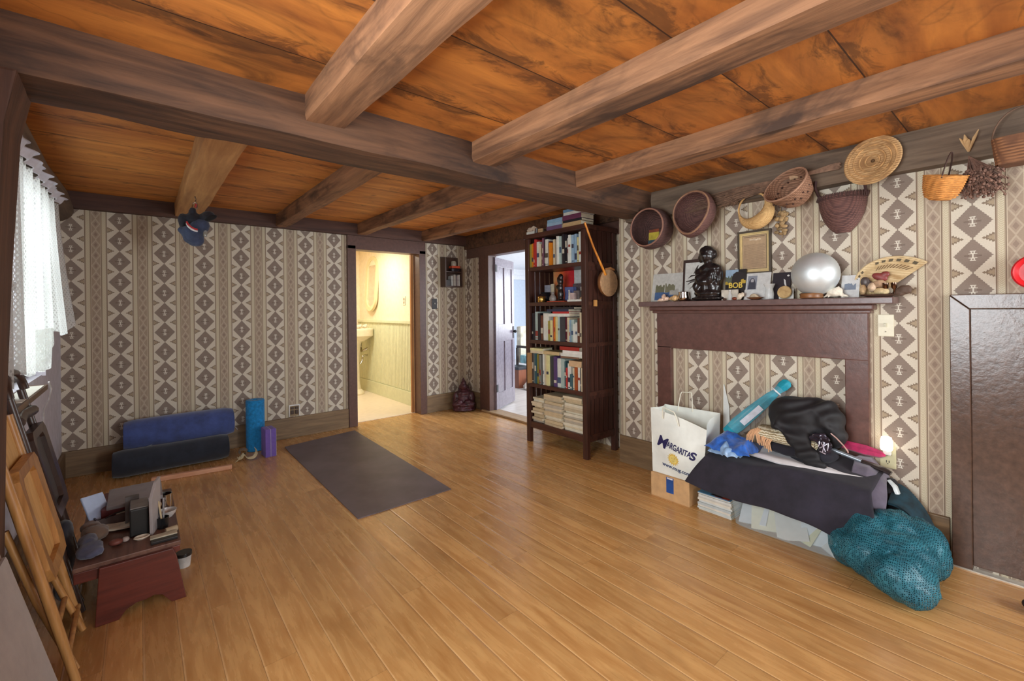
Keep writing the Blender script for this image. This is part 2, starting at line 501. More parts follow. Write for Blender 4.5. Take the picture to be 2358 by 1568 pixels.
# back wall with the bathroom doorway
wall('wall_back', WP_B, [(-.62, 1.79, 4.9, 5.02, 0, 2.3), (1.79, 2.66, 4.9, 5.02, 1.99, 2.3)])
wall('wall_back_corner', WP_D, [(2.66, 3.33, 4.9, 5.02, 0, 2.3)])
# passage wall with the doorway to the blue room
wall('wall_passage', WP_S, [(3.33, 3.42, 4.42, 5.02, 0, 2.3), (3.33, 3.42, 3.42, 4.42, 1.95, 2.3), (3.33, 3.42, 2.26, 3.42, 0, 2.3)])
wall('wall_right', WP_R, [(3.07, 3.42, -2.1, 2.26, 0, 2.3)])
# window wall: two openings
WIN = [(3.0, 4.02, .90, 1.98), (.0, 1.25, .74, 1.9)]
wall('wall_left', WHITE, [(-.62, -.47, -2.1, 0, 0, 2.3), (-.62, -.47, 1.25, 3.0, 0, 2.3), (-.62, -.47, 4.02, 4.9, 0, 2.3),
     (-.62, -.47, 0, 1.25, 0, .74), (-.62, -.47, 0, 1.25, 1.9, 2.3), (-.62, -.47, 3.0, 4.02, 0, .90), (-.62, -.47, 3.0, 4.02, 1.98, 2.3)])
wall('wall_near', WP_B, [(-.62, 3.42, -2.22, -2.1, 0, .7), (-.62, 3.42, -2.22, -2.1, 1.95, 2.3), (-.62, .15, -2.22, -2.1, .7, 1.95),
     (1.25, 1.65, -2.22, -2.1, .7, 1.95), (2.75, 3.42, -2.22, -2.1, .7, 1.95)])
g = G(); g.box(-.65, 3.45, -2.2, 2.02, 2.15, 2.32); struct(g.obj('ceiling', CEIL1, keep=True), 'wide stained orange ceiling boards on this side of the great beam')
g = G(); g.box(-.65, 3.45, 2.02, 5.02, 2.235, 2.32); struct(g.obj('ceiling_far', CEIL2, keep=True), 'orange ceiling boards beyond the great beam')

GLASS = clear((225, 238, 245), .02, .12)
def window(name, ax, c, u0, u1, z0, z1, mat, nu=2, nv=2):
    """Sash window in the wall plane ax = c."""
    root = G()
    def bx(a0, a1, za, zb, d0, d1, gg):
        if ax == 'X': gg.box(c+d0, c+d1, a0, a1, za, zb)
        else: gg.box(a0, a1, c+d0, c+d1, za, zb)
    t = .045
    for a0, a1, za, zb in ((u0, u0+t, z0, z1), (u1-t, u1, z0, z1), (u0+t, u1-t, z0, z0+t), (u0+t, u1-t, z1-t, z1), (u0+t, u1-t, (z0+z1)/2-.02, (z0+z1)/2+.02)):
        bx(a0, a1, za, zb, -.02, .02, root)
    for i in range(1, nu+1):
        a = u0+(u1-u0)*i/(nu+1); bx(a-.009, a+.009, z0+t, (z0+z1)/2-.02, -.012, .012, root); bx(a-.009, a+.009, (z0+z1)/2+.02, z1-t, -.012, .012, root)
    o = struct(root.obj(name, mat, keep=True))
    p = G(); bx(u0+t, u1-t, z0+t, z1-t, -.003, .003, p); p.obj('pane', GLASS, o, keep=True)
    return o
SASH = plain((74, 62, 54), .5)
w1 = window('window_1', 'X', -.55, 3.0, 4.02, .90, 1.98, SASH, 2)
w2 = window('window_2', 'X', -.55, 0, 1.25, .74, 1.9, PAINT, 2)
w3 = window('fill_window_3', 'Y', -2.16, .15, 1.25, .7, 1.95, PAINT, 2)  # unseen window added behind the camera to let in fill light
w4 = window('fill_window_4', 'Y', -2.16, 1.65, 2.75, .7, 1.95, PAINT, 2)  # second unseen window, added to brighten the room from behind the camera
g = G(); g.box(-.47, -.388, 2.74, 3.52, .865, .893, .004); g.obj('sill', wood((92, 70, 52), (124, 100, 78), 'Y'), w1, keep=True)
g = G()
for bx in ((-.47, -.452, 2.88, 3.0, .893, 2.05), (-.47, -.452, 4.02, 4.12, .893, 2.05), (-.47, -.452, 3.0, 4.02, 1.98, 2.05)): g.box(*bx)
g.obj('casing', plain((206, 204, 214), .6, var=.05), w1, keep=True)

# skirting boards
def base(name, mat, *bxs):
    g = G()
    for b in bxs: g.box(*b, .004)
    return struct(g.obj(name, mat, keep=True))
base('baseboard_back', BASEB, (-.47, 1.745, 4.872, 4.9, 0, .205), (2.70, 3.33, 4.872, 4.9, 0, .212))
base('baseboard_right', BASEY, (3.046, 3.07, .30, 2.262, 0, .222), (3.066, 3.33, 2.26, 2.275, 0, .222))
base('baseboard_left', BASEY, (-.47, -.448, 2.15, 4.872, 0, .20))
base('baseboard_passage', BASEY, (3.306, 3.33, 4.585, 4.872, 0, .21))

# ------------------------------------------------------------------ timbers
def timber(name, mat, x0, x1, y0, y1, z0, z1, axis, label, amp=.010, seed=0, bow=None):
    """Hand hewn timber: faces wander a little along its length."""
    g = G(); n = 36; L = (x1-x0) if axis == 'X' else (y1-y0)
    prof = []
    if axis == 'X': a0, a1 = y0, y1
    else: a0, a1 = x0, x1
    k = 5; pts = []
    for i in range(k): pts.append((a0+(a1-a0)*i/k, z0))
    for i in range(k): pts.append((a1, z0+(z1-z0)*i/k))
    for i in range(k): pts.append((a1+(a0-a1)*i/k, z1))
    for i in range(k): pts.append((a0, z1+(z0-z1)*i/k))
    rings = []
    for j in range(n+1):
        s = j/n; ring = []
        for a, z in pts:
            q = V((a, z, 0)); mid = V(((a0+a1)/2, (z0+z1)/2, 0))
            u = s*L
            corner = 1 if (abs(a-a0) < 1e-6 or abs(a-a1) < 1e-6) and (abs(z-z0) < 1e-6) else 0
            f = noise.noise(V((u*2.3, a*7+seed, z*7)))*amp + noise.noise(V((u*9, a*20, z*20+seed)))*amp*.35 - corner*amp*.6
            q += (q-mid).normalized()*f
            if z == z1: q.y = z1
            p = (x0+u, q.x, q.y) if axis == 'X' else (q.x, y0+u, q.y)
            ring.append(g.bm.verts.new(p))
        rings.append(ring)
    m = len(pts)
    for j in range(n):
        for i in range(m): g.bm.faces.new((rings[j][i], rings[j][(i+1) % m], rings[j+1][(i+1) % m], rings[j+1][i]))
    g.bm.faces.new(rings[0][::-1]); g.bm.faces.new(rings[-1])
    return struct(g.obj(name, mat, keep=True, smooth=True, ang=35), label)
timber('trim_1', BEAMX, -.30, 3.2, 1.90, 2.155, 1.975, 2.235, 'X', 'massive dark hewn ceiling beam crossing the room', .014, 3)
for i, (xa, xb) in enumerate(((.52, .68), (1.335, 1.49), (2.14, 2.30))):
    timber('trim_%d' % (2+i), BEAMY, xa, xb, -2.1, 1.905, 2.045, 2.16, 'Y', '%s joist from the window, on the near side of the great beam' % ORD[i], .010, 5+i*3)
for i, (xa, xb) in enumerate(((.245, .43), (1.04, 1.15), (1.85, 1.955), (2.64, 2.75))):
    timber('trim_%d' % (5+i), BEAMP if i == 0 else BEAMY, xa, xb, 2.15, 4.9, 2.115, 2.24, 'Y', '%s joist from the window, beyond the great beam' % ORD[i], .008, 25+i*3)
timber('trim_9', PLATEB, -.5, 3.33, 4.84, 4.96, 2.105, 2.24, 'X', 'dark wall plate above the back wallpaper', .004, 40)
timber('trim_10', PLATE, 2.99, 3.2, -2.1, 2.14, 1.955, 2.20, 'Y', 'grey brown wall plate behind the hanging baskets', .008, 44)
timber('trim_11', BEAMX, 3.29, 3.42, 2.15, 4.9, 2.06, 2.24, 'Y', 'brown wall plate above the passage doorway', .004, 47)
g = G(); g.tube([(-.49, 2.15, 2.10), (-.485, 3.0, 2.105), (-.49, 3.7, 2.10), (-.485, 4.4, 2.105), (-.49, 4.9, 2.10)], [.105, .108, .104, .107, .105], 18)
struct(g.obj('trim_12', PLATE, keep=True, smooth=True, jit=.008), 'rounded grey log plate above the curtained window')
g = G(); g.prism([(-.62, 0), (-.342, 0), (-.326, 1.0), (-.312, 1.4), (-.29, 1.83), (-.262, 1.985), (-.62, 1.985)], 1.89, 2.125, Matrix(((1, 0, 0, 0), (0, 0, 1, 0), (0, 1, 0, 0), (0, 0, 0, 1))), .008)
struct(g.obj('trim_13', wood((58, 36, 26), (98, 64, 46), 'Z', .7, .8, .4), keep=True), 'dark post under the great beam at the left')

struct(G().box(3.315, 3.335, 2.262, 4.87, 1.94, 2.09).obj('trim_24', PAINT, keep=True), 'brown boarding above the passage doorway and bookcase')
# ------------------------------------------------------------------ door casings
def casing(name, bxs, label, mat=PAINT):
    g = G()
    for b in bxs: g.box(*b, .006)
    return struct(g.obj(name, mat, keep=True), label)
casing('trim_14', [(1.748, 1.842, 4.866, 5.03, 0, 2.0), (2.618, 2.706, 4.866, 5.03, 0, 2.0), (1.748, 2.706, 4.866, 5.03, 1.955, 2.112)], 'brown casing round the bathroom doorway')
casing('trim_15', [(3.298, 3.43, 4.385, 4.585, 0, 1.95), (3.298, 3.43, 3.36, 3.46, 0, 1.95), (3.298, 3.43, 3.36, 4.585, 1.935, 2.07)], 'brown casing round the passage doorway')
g = G(); g.box(2.585, 2.618, 5.028, 5.06, 0, 1.955); struct(g.obj('trim_16', wood((150, 98, 52), (190, 132, 76), 'Z'), keep=True), 'bare orange door stop inside the bathroom doorway')
g = G(); g.box(3.27, 3.45, 3.40, 4.52, 0, .022, .008); struct(g.obj('trim_17', wood((150, 120, 88), (186, 156, 120), 'Y'), keep=True), 'pale threshold of the passage doorway')

# ------------------------------------------------------------------ bathroom
BY = plain((242, 228, 200), .7, var=.04)
BG = plain((214, 218, 184), .55, var=.03)
struct(G().box(1.2, 2.9, 5.02, 7.3, -.1, .004).obj('floor_bathroom', plain((236, 222, 200), .35, var=.03), keep=True))
wall('wall_bathroom_right', BY, [(2.78, 2.88, 5.02, 7.3, 1.1, 2.3)])
wall('wall_bathroom_back', BY, [(1.2, 2.9, 7.2, 7.3, 0, 2.3)])
wall('wall_bathroom_left', BY, [(1.2, 1.3, 5.02, 7.3, 0, 2.3)])
struct(G().box(1.2, 2.9, 5.02, 7.3, 2.28, 2.36).obj('ceiling_bathroom', plain((240, 220, 175), .8, var=.03), keep=True))
g = G()
y = 5.03; g.box(2.765, 2.88, 5.02, 7.2, 0, 1.1)
while y < 7.19:
    g.box(2.756, 2.766, y, y+.040, .19, 1.09, .004); y += .046
struct(g.obj('trim_18', BG, keep=True), 'pale green beadboard wainscot in the bathroom')
struct(G().box(2.735, 2.78, 5.02, 7.2, 1.09, 1.135, .008).box(2.745, 2.78, 5.02, 7.2, 0, .185, .005).obj('trim_19', BG, keep=True), 'pale green chair rail and skirting in the bathroom')
# ------------------------------------------------------------------ blue room
BLUE = plain((204, 214, 228), .8, var=.03)
struct(G().box(3.42, 8.2, 2.2, 8.6, -.1, .006).obj('floor_blue_room', wood((196, 186, 178), (228, 220, 212), 'X', .3), keep=True))
wall('wall_blue_room_back', BLUE, [(3.33, 8.2, 8.5, 8.6, 0, 2.3)])
wall('wall_blue_room_side', BLUE, [(8.1, 8.2, 2.2, 8.6, 0, 2.3)])
wall('wall_blue_room_left', BLUE, [(3.33, 3.42, 5.02, 8.6, 0, 2.3)])
wall('wall_blue_room_near', BLUE, [(3.42, 8.2, 2.1, 2.2, 0, 2.3)])
struct(G().box(3.42, 8.2, 2.2, 8.6, 2.26, 2.36).obj('ceiling_blue_room', plain((236, 236, 238), .8, var=.03), keep=True))
struct(G().box(3.45, 8.1, 8.44, 8.5, 2.0, 2.12, .01).box(3.45, 8.1, 8.46, 8.5, 2.12, 2.26).obj('trim_20', plain((232, 232, 236), .6, var=.03), keep=True), 'white cornice in the blue room')

# ------------------------------------------------------------------ light
DAY = (.93, .97, 1.0)
area('daylight_window_1', (-.80, 3.5, 1.45), (1, 0, -.12), .98, 1.05, L_WIN1, DAY)
area('daylight_window_2', (-.80, .62, 1.32), (1, 0, -.05), 1.2, 1.14, L_WIN2, DAY)
area('fill_light_3', (.70, -2.45, 1.33), (0, 1, .10), 1.05, 1.2, L_FILL3, DAY)  # added fill light outside an unseen window behind the camera
area('fill_light_4', (2.2, -2.45, 1.33), (0, 1, .10), 1.05, 1.2, L_FILL4, DAY)  # stronger added fill, outside the other unseen window
area('bathroom_lamp', (2.05, 5.9, 2.2), (0, .1, -1), .35, .35, L_BATH, (1.0, .93, .79))
area('blue_room_window', (5.6, 2.35, 1.4), (-.12, 1, -.1), 2.2, 1.3, L_BLUE, (.86, .93, 1.0))
area('blue_room_window_side', (7.9, 5.4, 1.4), (-1, .1, -.1), 2.0, 1.3, L_BLUE*.6, (.9, .95, 1.0))
# ------------------------------------------------------------------ bookcase
DW = wood((46, 27, 22), (84, 50, 40), 'Z', .4, .8, .1)
DWY = wood((50, 30, 24), (90, 54, 42), 'Y', .4, .8, .1)
BX0, BX1, BY0, BY1 = 2.866, 3.285, 2.455, 3.215
bc = thing('bookcase', 'tall dark slatted wooden bookcase crammed with books beside the passage doorway', 'bookcase', (3.07, 2.83, 0))
for x0, x1 in ((BX0, BX0+.04), (BX1-.04, BX1)):
    for y0, y1 in ((BY0, BY0+.05), (BY1-.05, BY1)):
        G().box(x0, x1, y0, y1, 0, 1.945, .004).obj('post', DW, bc)
SH = [(.14, .20), (.53, .565), (.945, .98), (1.30, 1.335), (1.635, 1.67), (1.945, 1.985)]
for i, (a, b_) in enumerate(SH):
    e = .012 if i == 5 else 0
    G().box(BX0+(.004 if i < 5 else -e), BX1-.004+e, BY0+(.005 if i < 5 else -e), BY1-(.005 if i < 5 else -e), a, b_, .003).obj('top_board' if i == 5 else 'shelf', DWY, bc)
for k in range(5):                                                   # side slats, both ends
    x = BX0+.055+k*.064
    for y in (BY0+.012, BY1-.026):
        G().box(x, x+.050, y, y+.014, .20, 1.945).obj('side_slat', DW, bc)
for k in range(8):                                                   # back slats
    y = BY0+.075+k*.082
    G().box(BX1-.024, BX1-.010, y, y+.048, .20, 1.945).obj('back_slat', DW, bc)
for z in (.50, 1.27, 1.60):
    G().box(BX0+.04, BX1-.04, BY0+.006, BY0+.028, z, z+.05).obj('side_rail', DW, bc)

COLN = {}
PAGES = plain((226, 216, 190), .85, var=.06)
def book(kind, label, cat, c, th, h, dep, group, soft=False, band=None):
    """A book standing on its tail, spine towards -X at x=0, thickness along Y (0..th)."""
    root = thing(kind, label, cat, (0, 0, 0), group)
    m = plain(c, .5, var=.06)
    t = .0022
    g = G(); g.box(0, dep, 0, t, 0, h); g.box(0, dep, th-t, th, 0, h); g.box(0, t*1.4, t, th-t, 0, h)
    g.obj('cover', m, root, keep=True)
    G().box(t*1.4, dep-.004, t, th-t, .003, h-.004).obj('page_block', PAGES, root, keep=True)
    if band:
        g = G()
        for (a, b_, cc) in band:
            G().box(-.0006, .0002, .0015, th-.0015, h*a, h*b_).obj('spine_band', plain(cc, .5, var=.05), root, keep=True)
    return root
def put(o, loc, rot=(0, 0, 0)):
    o.location = loc; o.rotation_euler = rot
W_, CR, PY, LB, GR = (222, 224, 214), (214, 200, 168), (216, 208, 150), (150, 178, 200), (128, 130, 124)
BK, MA, OR, RE, BR, PU, RU = (36, 32, 38), (98, 32, 46), (214, 130, 26), (184, 48, 46), (104, 62, 44), (84, 60, 110), (172, 84, 40)
OL, TE, PG, DG, MV = (158, 146, 62), (60, 96, 104), (172, 192, 186), (62, 62, 66), (120, 78, 96)
NAMES = {W_: 'white', CR: 'cream', PY: 'pale yellow', LB: 'light blue', GR: 'grey', BK: 'black', MA: 'maroon', OR: 'orange', RE: 'red', BR: 'brown', PU: 'purple', RU: 'rust', OL: 'olive',
         TE: 'teal', PG: 'pale green', DG: 'charcoal', MV: 'mauve'}
def band_for(c, i):
    r = random.Random(i*31+7)
    if r.random() < .35: return None
    a = .1+.5*r.random(); dark = sum(c) < 330
    cc = (206, 200, 180) if dark else r.choice([(60, 60, 80), (150, 60, 50), (70, 90, 120), (90, 80, 70)])
    return [(a, a+.08+.16*r.random(), cc)] + ([(.05, .08, cc)] if r.random() < .5 else [])
def row(shelfname, z, xs, scale_y, items, group, hs=1.0, cap=None):
    """items: (start, end, colour, height, lean) in row units, counted from the row's left end."""
    for i, it in enumerate(items):
        s, e, c, h = it[:4]; lean = it[4] if len(it) > 4 else 0
        h *= hs
        if cap and cap[0] <= s <= cap[1]: h = min(h, cap[2])
        y1 = BY1-.052 - (s/scale_y)*.655; y0 = BY1-.052 - (e/scale_y)*.655
        th = max(.006, (y1-y0)-.0012)
        r = random.Random(i*17+int(z*100))
        dep = .15+r.random()*.06
        b = book('book', '%s book, %s from the left standing on the %s' % (NAMES[c], ORD[i], shelfname), 'book', c, th, h, dep, group, band=band_for(c, i+int(z*50)))
        put(b, (xs+r.random()*.022, y0, z+.0005), (math.radians(lean), 0, 0))
row('top shelf of the bookcase', 1.67, BX0+.014, 720, [
    (0, 28, OL, .222), (28, 50, OR, .226), (52, 72, RE, .232), (72, 95, RE, .262), (97, 136, W_, .236), (145, 160, CR, .212), (160, 181, BR, .205), (183, 199, MV, .262), (200, 219, BK, .27),
    (221, 262, W_, .246), (264, 284, MA, .225), (286, 306, OR, .208), (308, 328, OR, .206), (340, 366, CR, .232), (368, 392, MV, .222), (394, 424, W_, .254), (425, 455, PG, .25), (456, 468, MV, .238),
    (470, 500, BK, .262), (501, 525, BK, .256), (528, 550, W_, .222), (551, 581, W_, .246), (584, 614, LB, .244), (615, 642, LB, .25), (644, 664, PY, .218), (666, 716, W_, .262)], 'books on the top shelf of the bookcase')
row('third shelf of the bookcase', .98, BX0+.014, 557, [
    (2, 26, BK, .286), (27, 49, BK, .288), (50, 82, PG, .30), (83, 108, BK, .285), (109, 136, BR, .262), (138, 198, W_, .285), (200, 222, OL, .205), (223, 244, PY, .212), (246, 262, RE, .245), (263, 275, OR, .250), (276, 300, PY, .248),
    (302, 322, PG, .252), (323, 374, DG, .246), (375, 393, MA, .246), (394, 419, CR, .242), (421, 432, LB, .22), (434, 464, PG, .222), (465, 480, W_, .182), (481, 498, W_, .196), (499, 520, BR, .238), (522, 538, CR, .292), (539, 554, W_, .295)],
    'books on the third shelf of the bookcase', .885, (199, 521, .222))
row('fourth shelf of the bookcase', .565, BX0+.012, 585, [
    (4, 24, DG, .288), (26, 44, GR, .286), (46, 66, TE, .286), (68, 88, OL, .28), (90, 104, BR, .28), (106, 126, GR, .276), (128, 146, DG, .275), (148, 162, W_, .286), (164, 188, CR, .285), (190, 218, PY, .28), (219, 264, DG, .27),
    (266, 298, PU, .275), (300, 340, W_, .258), (341, 384, PG, .256), (386, 402, TE, .24), (404, 416, RE, .186), (417, 450, W_, .225), (452, 472, TE, .135), (474, 490, CR, .19), (492, 522, RU, .205), (524, 546, W_, .205), (548, 562, BK, .20), (564, 582, CR, .20)],
    'books on the fourth shelf of the bookcase')
b = book('book', 'thin tan book sticking out past the left post of the bookcase', 'book', (164, 122, 76), .012, .29, .2, None); put(b, (BX0-.03, 3.168-.014, .5655))
def flat(label, c, yc, z, w, dep, th, rz=0, x=BX0+.012, tilt=0, grp=None, rx=0):
    """A book lying flat, spine towards the room."""
    root = thing('book', label, 'book', (x, yc, z), grp)
    t = .0022; m = plain(c, .5, var=.06)
    g = G(); g.box(0, dep, -w/2, w/2, 0, t); g.box(0, dep, -w/2, w/2, th-t, th); g.box(0, t*1.3, -w/2, w/2, t, th-t)
    g.obj('cover', m, root, keep=True).location = (0, 0, 0)
    p = G().box(t*1.3, dep-.004, -w/2+.003, w/2-.003, t, th-t).obj('page_block', PAGES, root, keep=True); p.location = (0, 0, 0)
    for ch in root.children: ch.matrix_parent_inverse = Matrix.Identity(4)
    root.rotation_euler = (math.radians(rx), math.radians(tilt), rz)
    return root

# lying over the third shelf's row
T3 = 'books lying over the third shelf row'
flat('white book lying on the third shelf row of the bookcase', W_, 2.805, 1.2032, .30, .17, .026, grp=T3)
flat('red book lying second up on the third shelf row', RE, 2.76, 1.2295, .20, .16, .018, grp=T3)
flat('dark blue book lying third up on the third shelf row', (40, 46, 72), 2.80, 1.2478, .27, .17, .022, grp=T3)
flat('black book lying topmost on the third shelf row', BK, 2.73, 1.2701, .26, .16, .018, grp=T3)
# lying over the fourth shelf's row
T4 = 'books and papers lying over the fourth shelf row'
flat('cream paperback lying at the left end on the fourth shelf row', CR, 3.07, .8535, .17, .16, .026, grp=T4, x=BX0+.004)
flat('pale yellow paperback lying on the cream one on the fourth shelf row', PY, 3.075, .8798, .155, .15, .022, rz=.12, grp=T4, x=BX0+.006)
flat('tan cardboard folder leaning over short books on the fourth shelf row', (206, 172, 132), 2.585, .7705, .145, .17, .05, grp=T4, x=BX0+.002, rx=0)
flat('brown book lying on the tan folder on the fourth shelf row', (128, 96, 74), 2.66, .8370, .21, .16, .016, grp=T4)
flat('white book lying on the brown book on the fourth shelf row', W_, 2.635, .8535, .26, .17, .024, grp=T4)
flat('cream and brown book lying mid way along the fourth shelf row', (200, 176, 130), 2.885, .853, .20, .17, .03, grp=T4)
flat('white atlas lying second from the top on the fourth shelf row', (232, 230, 222), 2.625, .8778, .23, .17, .028, grp=T4)
flat('red book with pale lettering lying topmost on the fourth shelf row', (160, 44, 34), 2.66, .9062, .23, .16, .032, grp=T4)
# magazines on the bottom shelf
r = random.Random(5)
for (nm, y0, y1, n, top) in (('left', 3.005, 3.155, 11, .25), ('middle', 2.755, 2.995, 13, .29), ('right', 2.515, 2.745, 14, .30)):
    z = .2005
    for i in range(n):
        th = (top/n)*(.75+r.random()*.4)
        c = r.choice([(222, 208, 176), (206, 186, 150), (226, 220, 198), (196, 180, 150), (214, 200, 172), (186, 176, 158)])
        wd = (y1-y0)*(.90+.1*r.random())
        o = flat('%s magazine up in the %s stack on the bottom shelf' % (ORD[i], nm), c, (y0+y1)/2+(r.random()-.5)*.006, z, wd, .2, th-.0004, rz=(r.random()-.5)*.13, x=BX0+.004+r.random()*.045, grp='magazines stacked on the bottom shelf')
        o.name = 'magazine'
        z += th
# on top of the bookcase
TP = 'books lying on top of the bookcase'
flat('purple book lying lowest in the left stack on top of the bookcase', (112, 84, 118), 2.83, 1.9855, .19, .17, .04, grp=TP)
flat('light blue book lying on the purple book on top of the bookcase', LB, 2.825, 2.026, .18, .16, .028, rz=.04, grp=TP)
flat('pale blue book topmost in the left stack on the bookcase', (140, 176, 204), 2.822, 2.0545, .19, .17, .030, rz=-.03, grp=TP)
flat('tan book lying lowest in the right stack on top of the bookcase', (196, 162, 116), 2.615, 1.9855, .21, .17, .040, grp=TP)
flat('black book second up in the right stack on the bookcase', BK, 2.61, 2.026, .21, .17, .022, rz=.03, grp=TP)
flat('plum book third up in the right stack on the bookcase', (110, 56, 84), 2.615, 2.0485, .215, .17, .042, grp=TP)
flat('white book fourth up in the right stack on the bookcase', W_, 2.61, 2.091, .21, .17, .026, rz=-.04, grp=TP)
flat('blue book topmost in the right stack on the bookcase', (120, 160, 196), 2.61, 2.1175, .20, .16, .024, rz=.05, grp=TP)
flat('white book lying at the left end on top of the bookcase', W_, 3.145, 1.9855, .11, .15, .028, grp=TP)
tag(blob('cloth', [((2.90, 3.17, 2.035), (.02, .03, .022)), ((2.91, 3.14, 2.05), (.022, .02, .022)), ((2.90, 3.19, 2.03), (.018, .018, .016)), ((2.915, 3.115, 2.034), (.02, .018, .02))], fabric((214, 192, 168)), vox=.006, sm=3, jit=.012, jf=30),
    'crumpled cream cloth on the white book atop the bookcase', 'cloth')
tag(G().tube([(2.89, 3.072, 1.985), (2.89, 3.072, 2.035)], .017, 14).obj('tin', plain((170, 170, 172), .25, .9), smooth=True), 'small silver tin on top of the bookcase', 'tin')
tag(G().box(2.88, 2.95, 2.985, 3.045, 1.985, 2.025, .004).obj('wooden_block', wood((170, 136, 96), (206, 176, 136), 'Y')), 'small tan block on top of the bookcase', 'block')
tag(G().prism([(0, 0), (.055, 0), (.0, .035)], 0, .1, frame((2.89, 2.978, 1.985), (0, -1, 0), (0, 0, 1), (1, 0, 0)) @ Matrix.Translation((0, 0, 0))).obj('doorstop', plain((38, 34, 36), .5)), 'black wedge next to the tan block atop the bookcase', 'wedge')

# ornaments on the second shelf (top surface 1.335)
Z = 1.3355
def Yb(x, X=2.90): return (3.165-(x-150)/1310*.665)*X/2.90
tag(G().lathe([(.034, 0), (.037, .004), (.037, .05), (.033, .056), (.0, .056)], Matrix.Translation((2.905, Yb(418), Z)), 20).obj('brass_pot', plain((200, 160, 84), .25, .9), smooth=True), 'small round brass pot on the second shelf of the bookcase', 'pot')
tag(G().lathe([(.03, 0), (.07, .03), (.075, .055), (.06, .082), (.045, .085), (.05, .095)], Matrix.Translation((2.98, Yb(540, 2.98), Z)), 24).obj('black_pot', plain((30, 30, 34), .2), smooth=True), 'squat glossy black pot on the second shelf of the bookcase', 'pot')
tag(G().lathe([(.02, 0), (.034, .02), (.032, .045), (.014, .07), (.018, .09), (.014, .092)], Matrix.Translation((2.90, Yb(720), Z)), 20).obj('grey_vase', plain((134, 126, 120), .35), smooth=True), 'small grey vase in front of the dark carving on the bookcase', 'vase')
tag(G().box(3.075, 3.09, Yb(660, 3.08), Yb(520, 3.08), Z+.09, Z+.17, .001).box(3.08, 3.16, Yb(655, 3.08), Yb(525, 3.08), Z, Z+.09).obj('photo_cube', plain((168, 172, 186), .4)), 'grey photo block behind the black pot on the bookcase', 'ornament')
tag(G().box(3.03, 3.04, Yb(745, 3.03), Yb(668, 3.03), Z, Z+.175, .001).obj('cream_card', plain((214, 204, 176), .6)), 'upright cream card beside the dark carving on the bookcase', 'card')
c = Yb(865)
tag(blob('carved_figure', [((2.925, c, Z+.012), (.035, .045, .014)), ((2.925, c, Z+.07), (.026, .032, .07)), ((2.925, c+.004, Z+.13), (.024, .03, .05)), ((2.925, c, Z+.185), (.026, .030, .045)),
     ((2.925, c-.006, Z+.225), (.02, .027, .03)), ((2.915, c+.022, Z+.135), (.016, .026, .018)), ((2.91, c+.012, Z+.20), (.014, .012, .03))], plain((34, 25, 22), .22, var=.2), vox=.006, sm=4), 'tall dark polished carved figure on the second shelf', 'carving')
pic = thing('painting', 'small unframed painting of orange and red on the bookcase shelf', 'painting', (3.12, Yb(990, 3.12), Z))
m, nt, b = base_mat('painting_glow'); cc = coords(nt, (1, 1, 1)); sp = node(nt, 'ShaderNodeSeparateXYZ'); nt.links.new(cc, sp.inputs[0])
mr = node(nt, 'ShaderNodeMapRange'); nt.links.new(sp.outputs[1], mr.inputs[0]); mr.inputs[1].default_value = .13; mr.inputs[2].default_value = -.13
ad = node(nt, 'ShaderNodeMath', operation='ADD'); nt.links.new(mr.outputs[0], ad.inputs[0]); nn = noise_t(nt, cc, 16, 5); nt.links.new(nn, ad.inputs[1])
sb = node(nt, 'ShaderNodeMath', operation='SUBTRACT'); nt.links.new(ad.outputs[0], sb.inputs[0]); sb.inputs[1].default_value = .5
nt.links.new(ramp(nt, sb.outputs[0], [(.05, (206, 150, 96)), (.35, (222, 108, 54)), (.6, (214, 74, 50)), (.9, (196, 32, 44))]), b.inputs['Base Color'])
G().box(3.125, 3.14, Yb(1235, 3.125), Yb(742, 3.125), Z, Z+.297, .001).obj('canvas', m, pic)
tag(G().box(3.126, 3.138, Yb(1462, 3.125), Yb(1238, 3.125), Z, Z+.297, .001).obj('white_card', plain((206, 208, 206), .6)), 'blank white card beside the red painting on the bookcase', 'card')
tag(G().box(3.05, 3.06, Yb(1462, 3.05), Yb(1205, 3.05), Z+.03, Z+.165, .001).box(3.06, 3.09, Yb(1455, 3.05), Yb(1212, 3.05), Z, Z+.155).obj('dark_print', plain((86, 74, 78), .5, var=.5, vs=24)), 'dark print propped before the white card on the bookcase', 'print')
tag(G().box(3.0, 3.045, Yb(1210, 3.0), Yb(1010, 3.0), Z, Z+.135, .003).obj('blue_box', plain((104, 118, 172), .5)), 'small blue violet box on the second shelf', 'box')
tag(blob('white_figurine', [((2.93, Yb(1075), Z+.035), (.012, .015, .035)), ((2.93, Yb(1068), Z+.07), (.009, .010, .022)), ((2.93, Yb(1062), Z+.098), (.008, .008, .010)), ((2.93, Yb(1080), Z+.008), (.016, .024, .009))], plain((222, 216, 206), .35), vox=.004, sm=3), 'slender white figurine in front of the blue box', 'figurine')
tag(G().box(2.93, 2.975, Yb(1350, 2.94), Yb(1235, 2.94), Z+.0175, Z+.095, .003).obj('grey_box', plain((120, 108, 104), .6)), 'grey lidded box on the white book on the second shelf', 'box')
tag(G().box(2.885, 2.915, Yb(1262), Yb(1165), Z+.0175, Z+.075, .002).obj('clear_case', plain((196, 176, 172), .2)), 'small pinkish clear case in front of the grey box', 'case')
flat('white book lying under the grey box on the second shelf', W_, Yb(1285), Z, .175, .15, .017, grp=None)
tag(G().box(2.875, 2.99, Yb(1040), Yb(610), Z, Z+.008, .002).obj('red_mat', plain((188, 70, 38), .6)), 'flat orange red mat under the carved figure', 'mat')
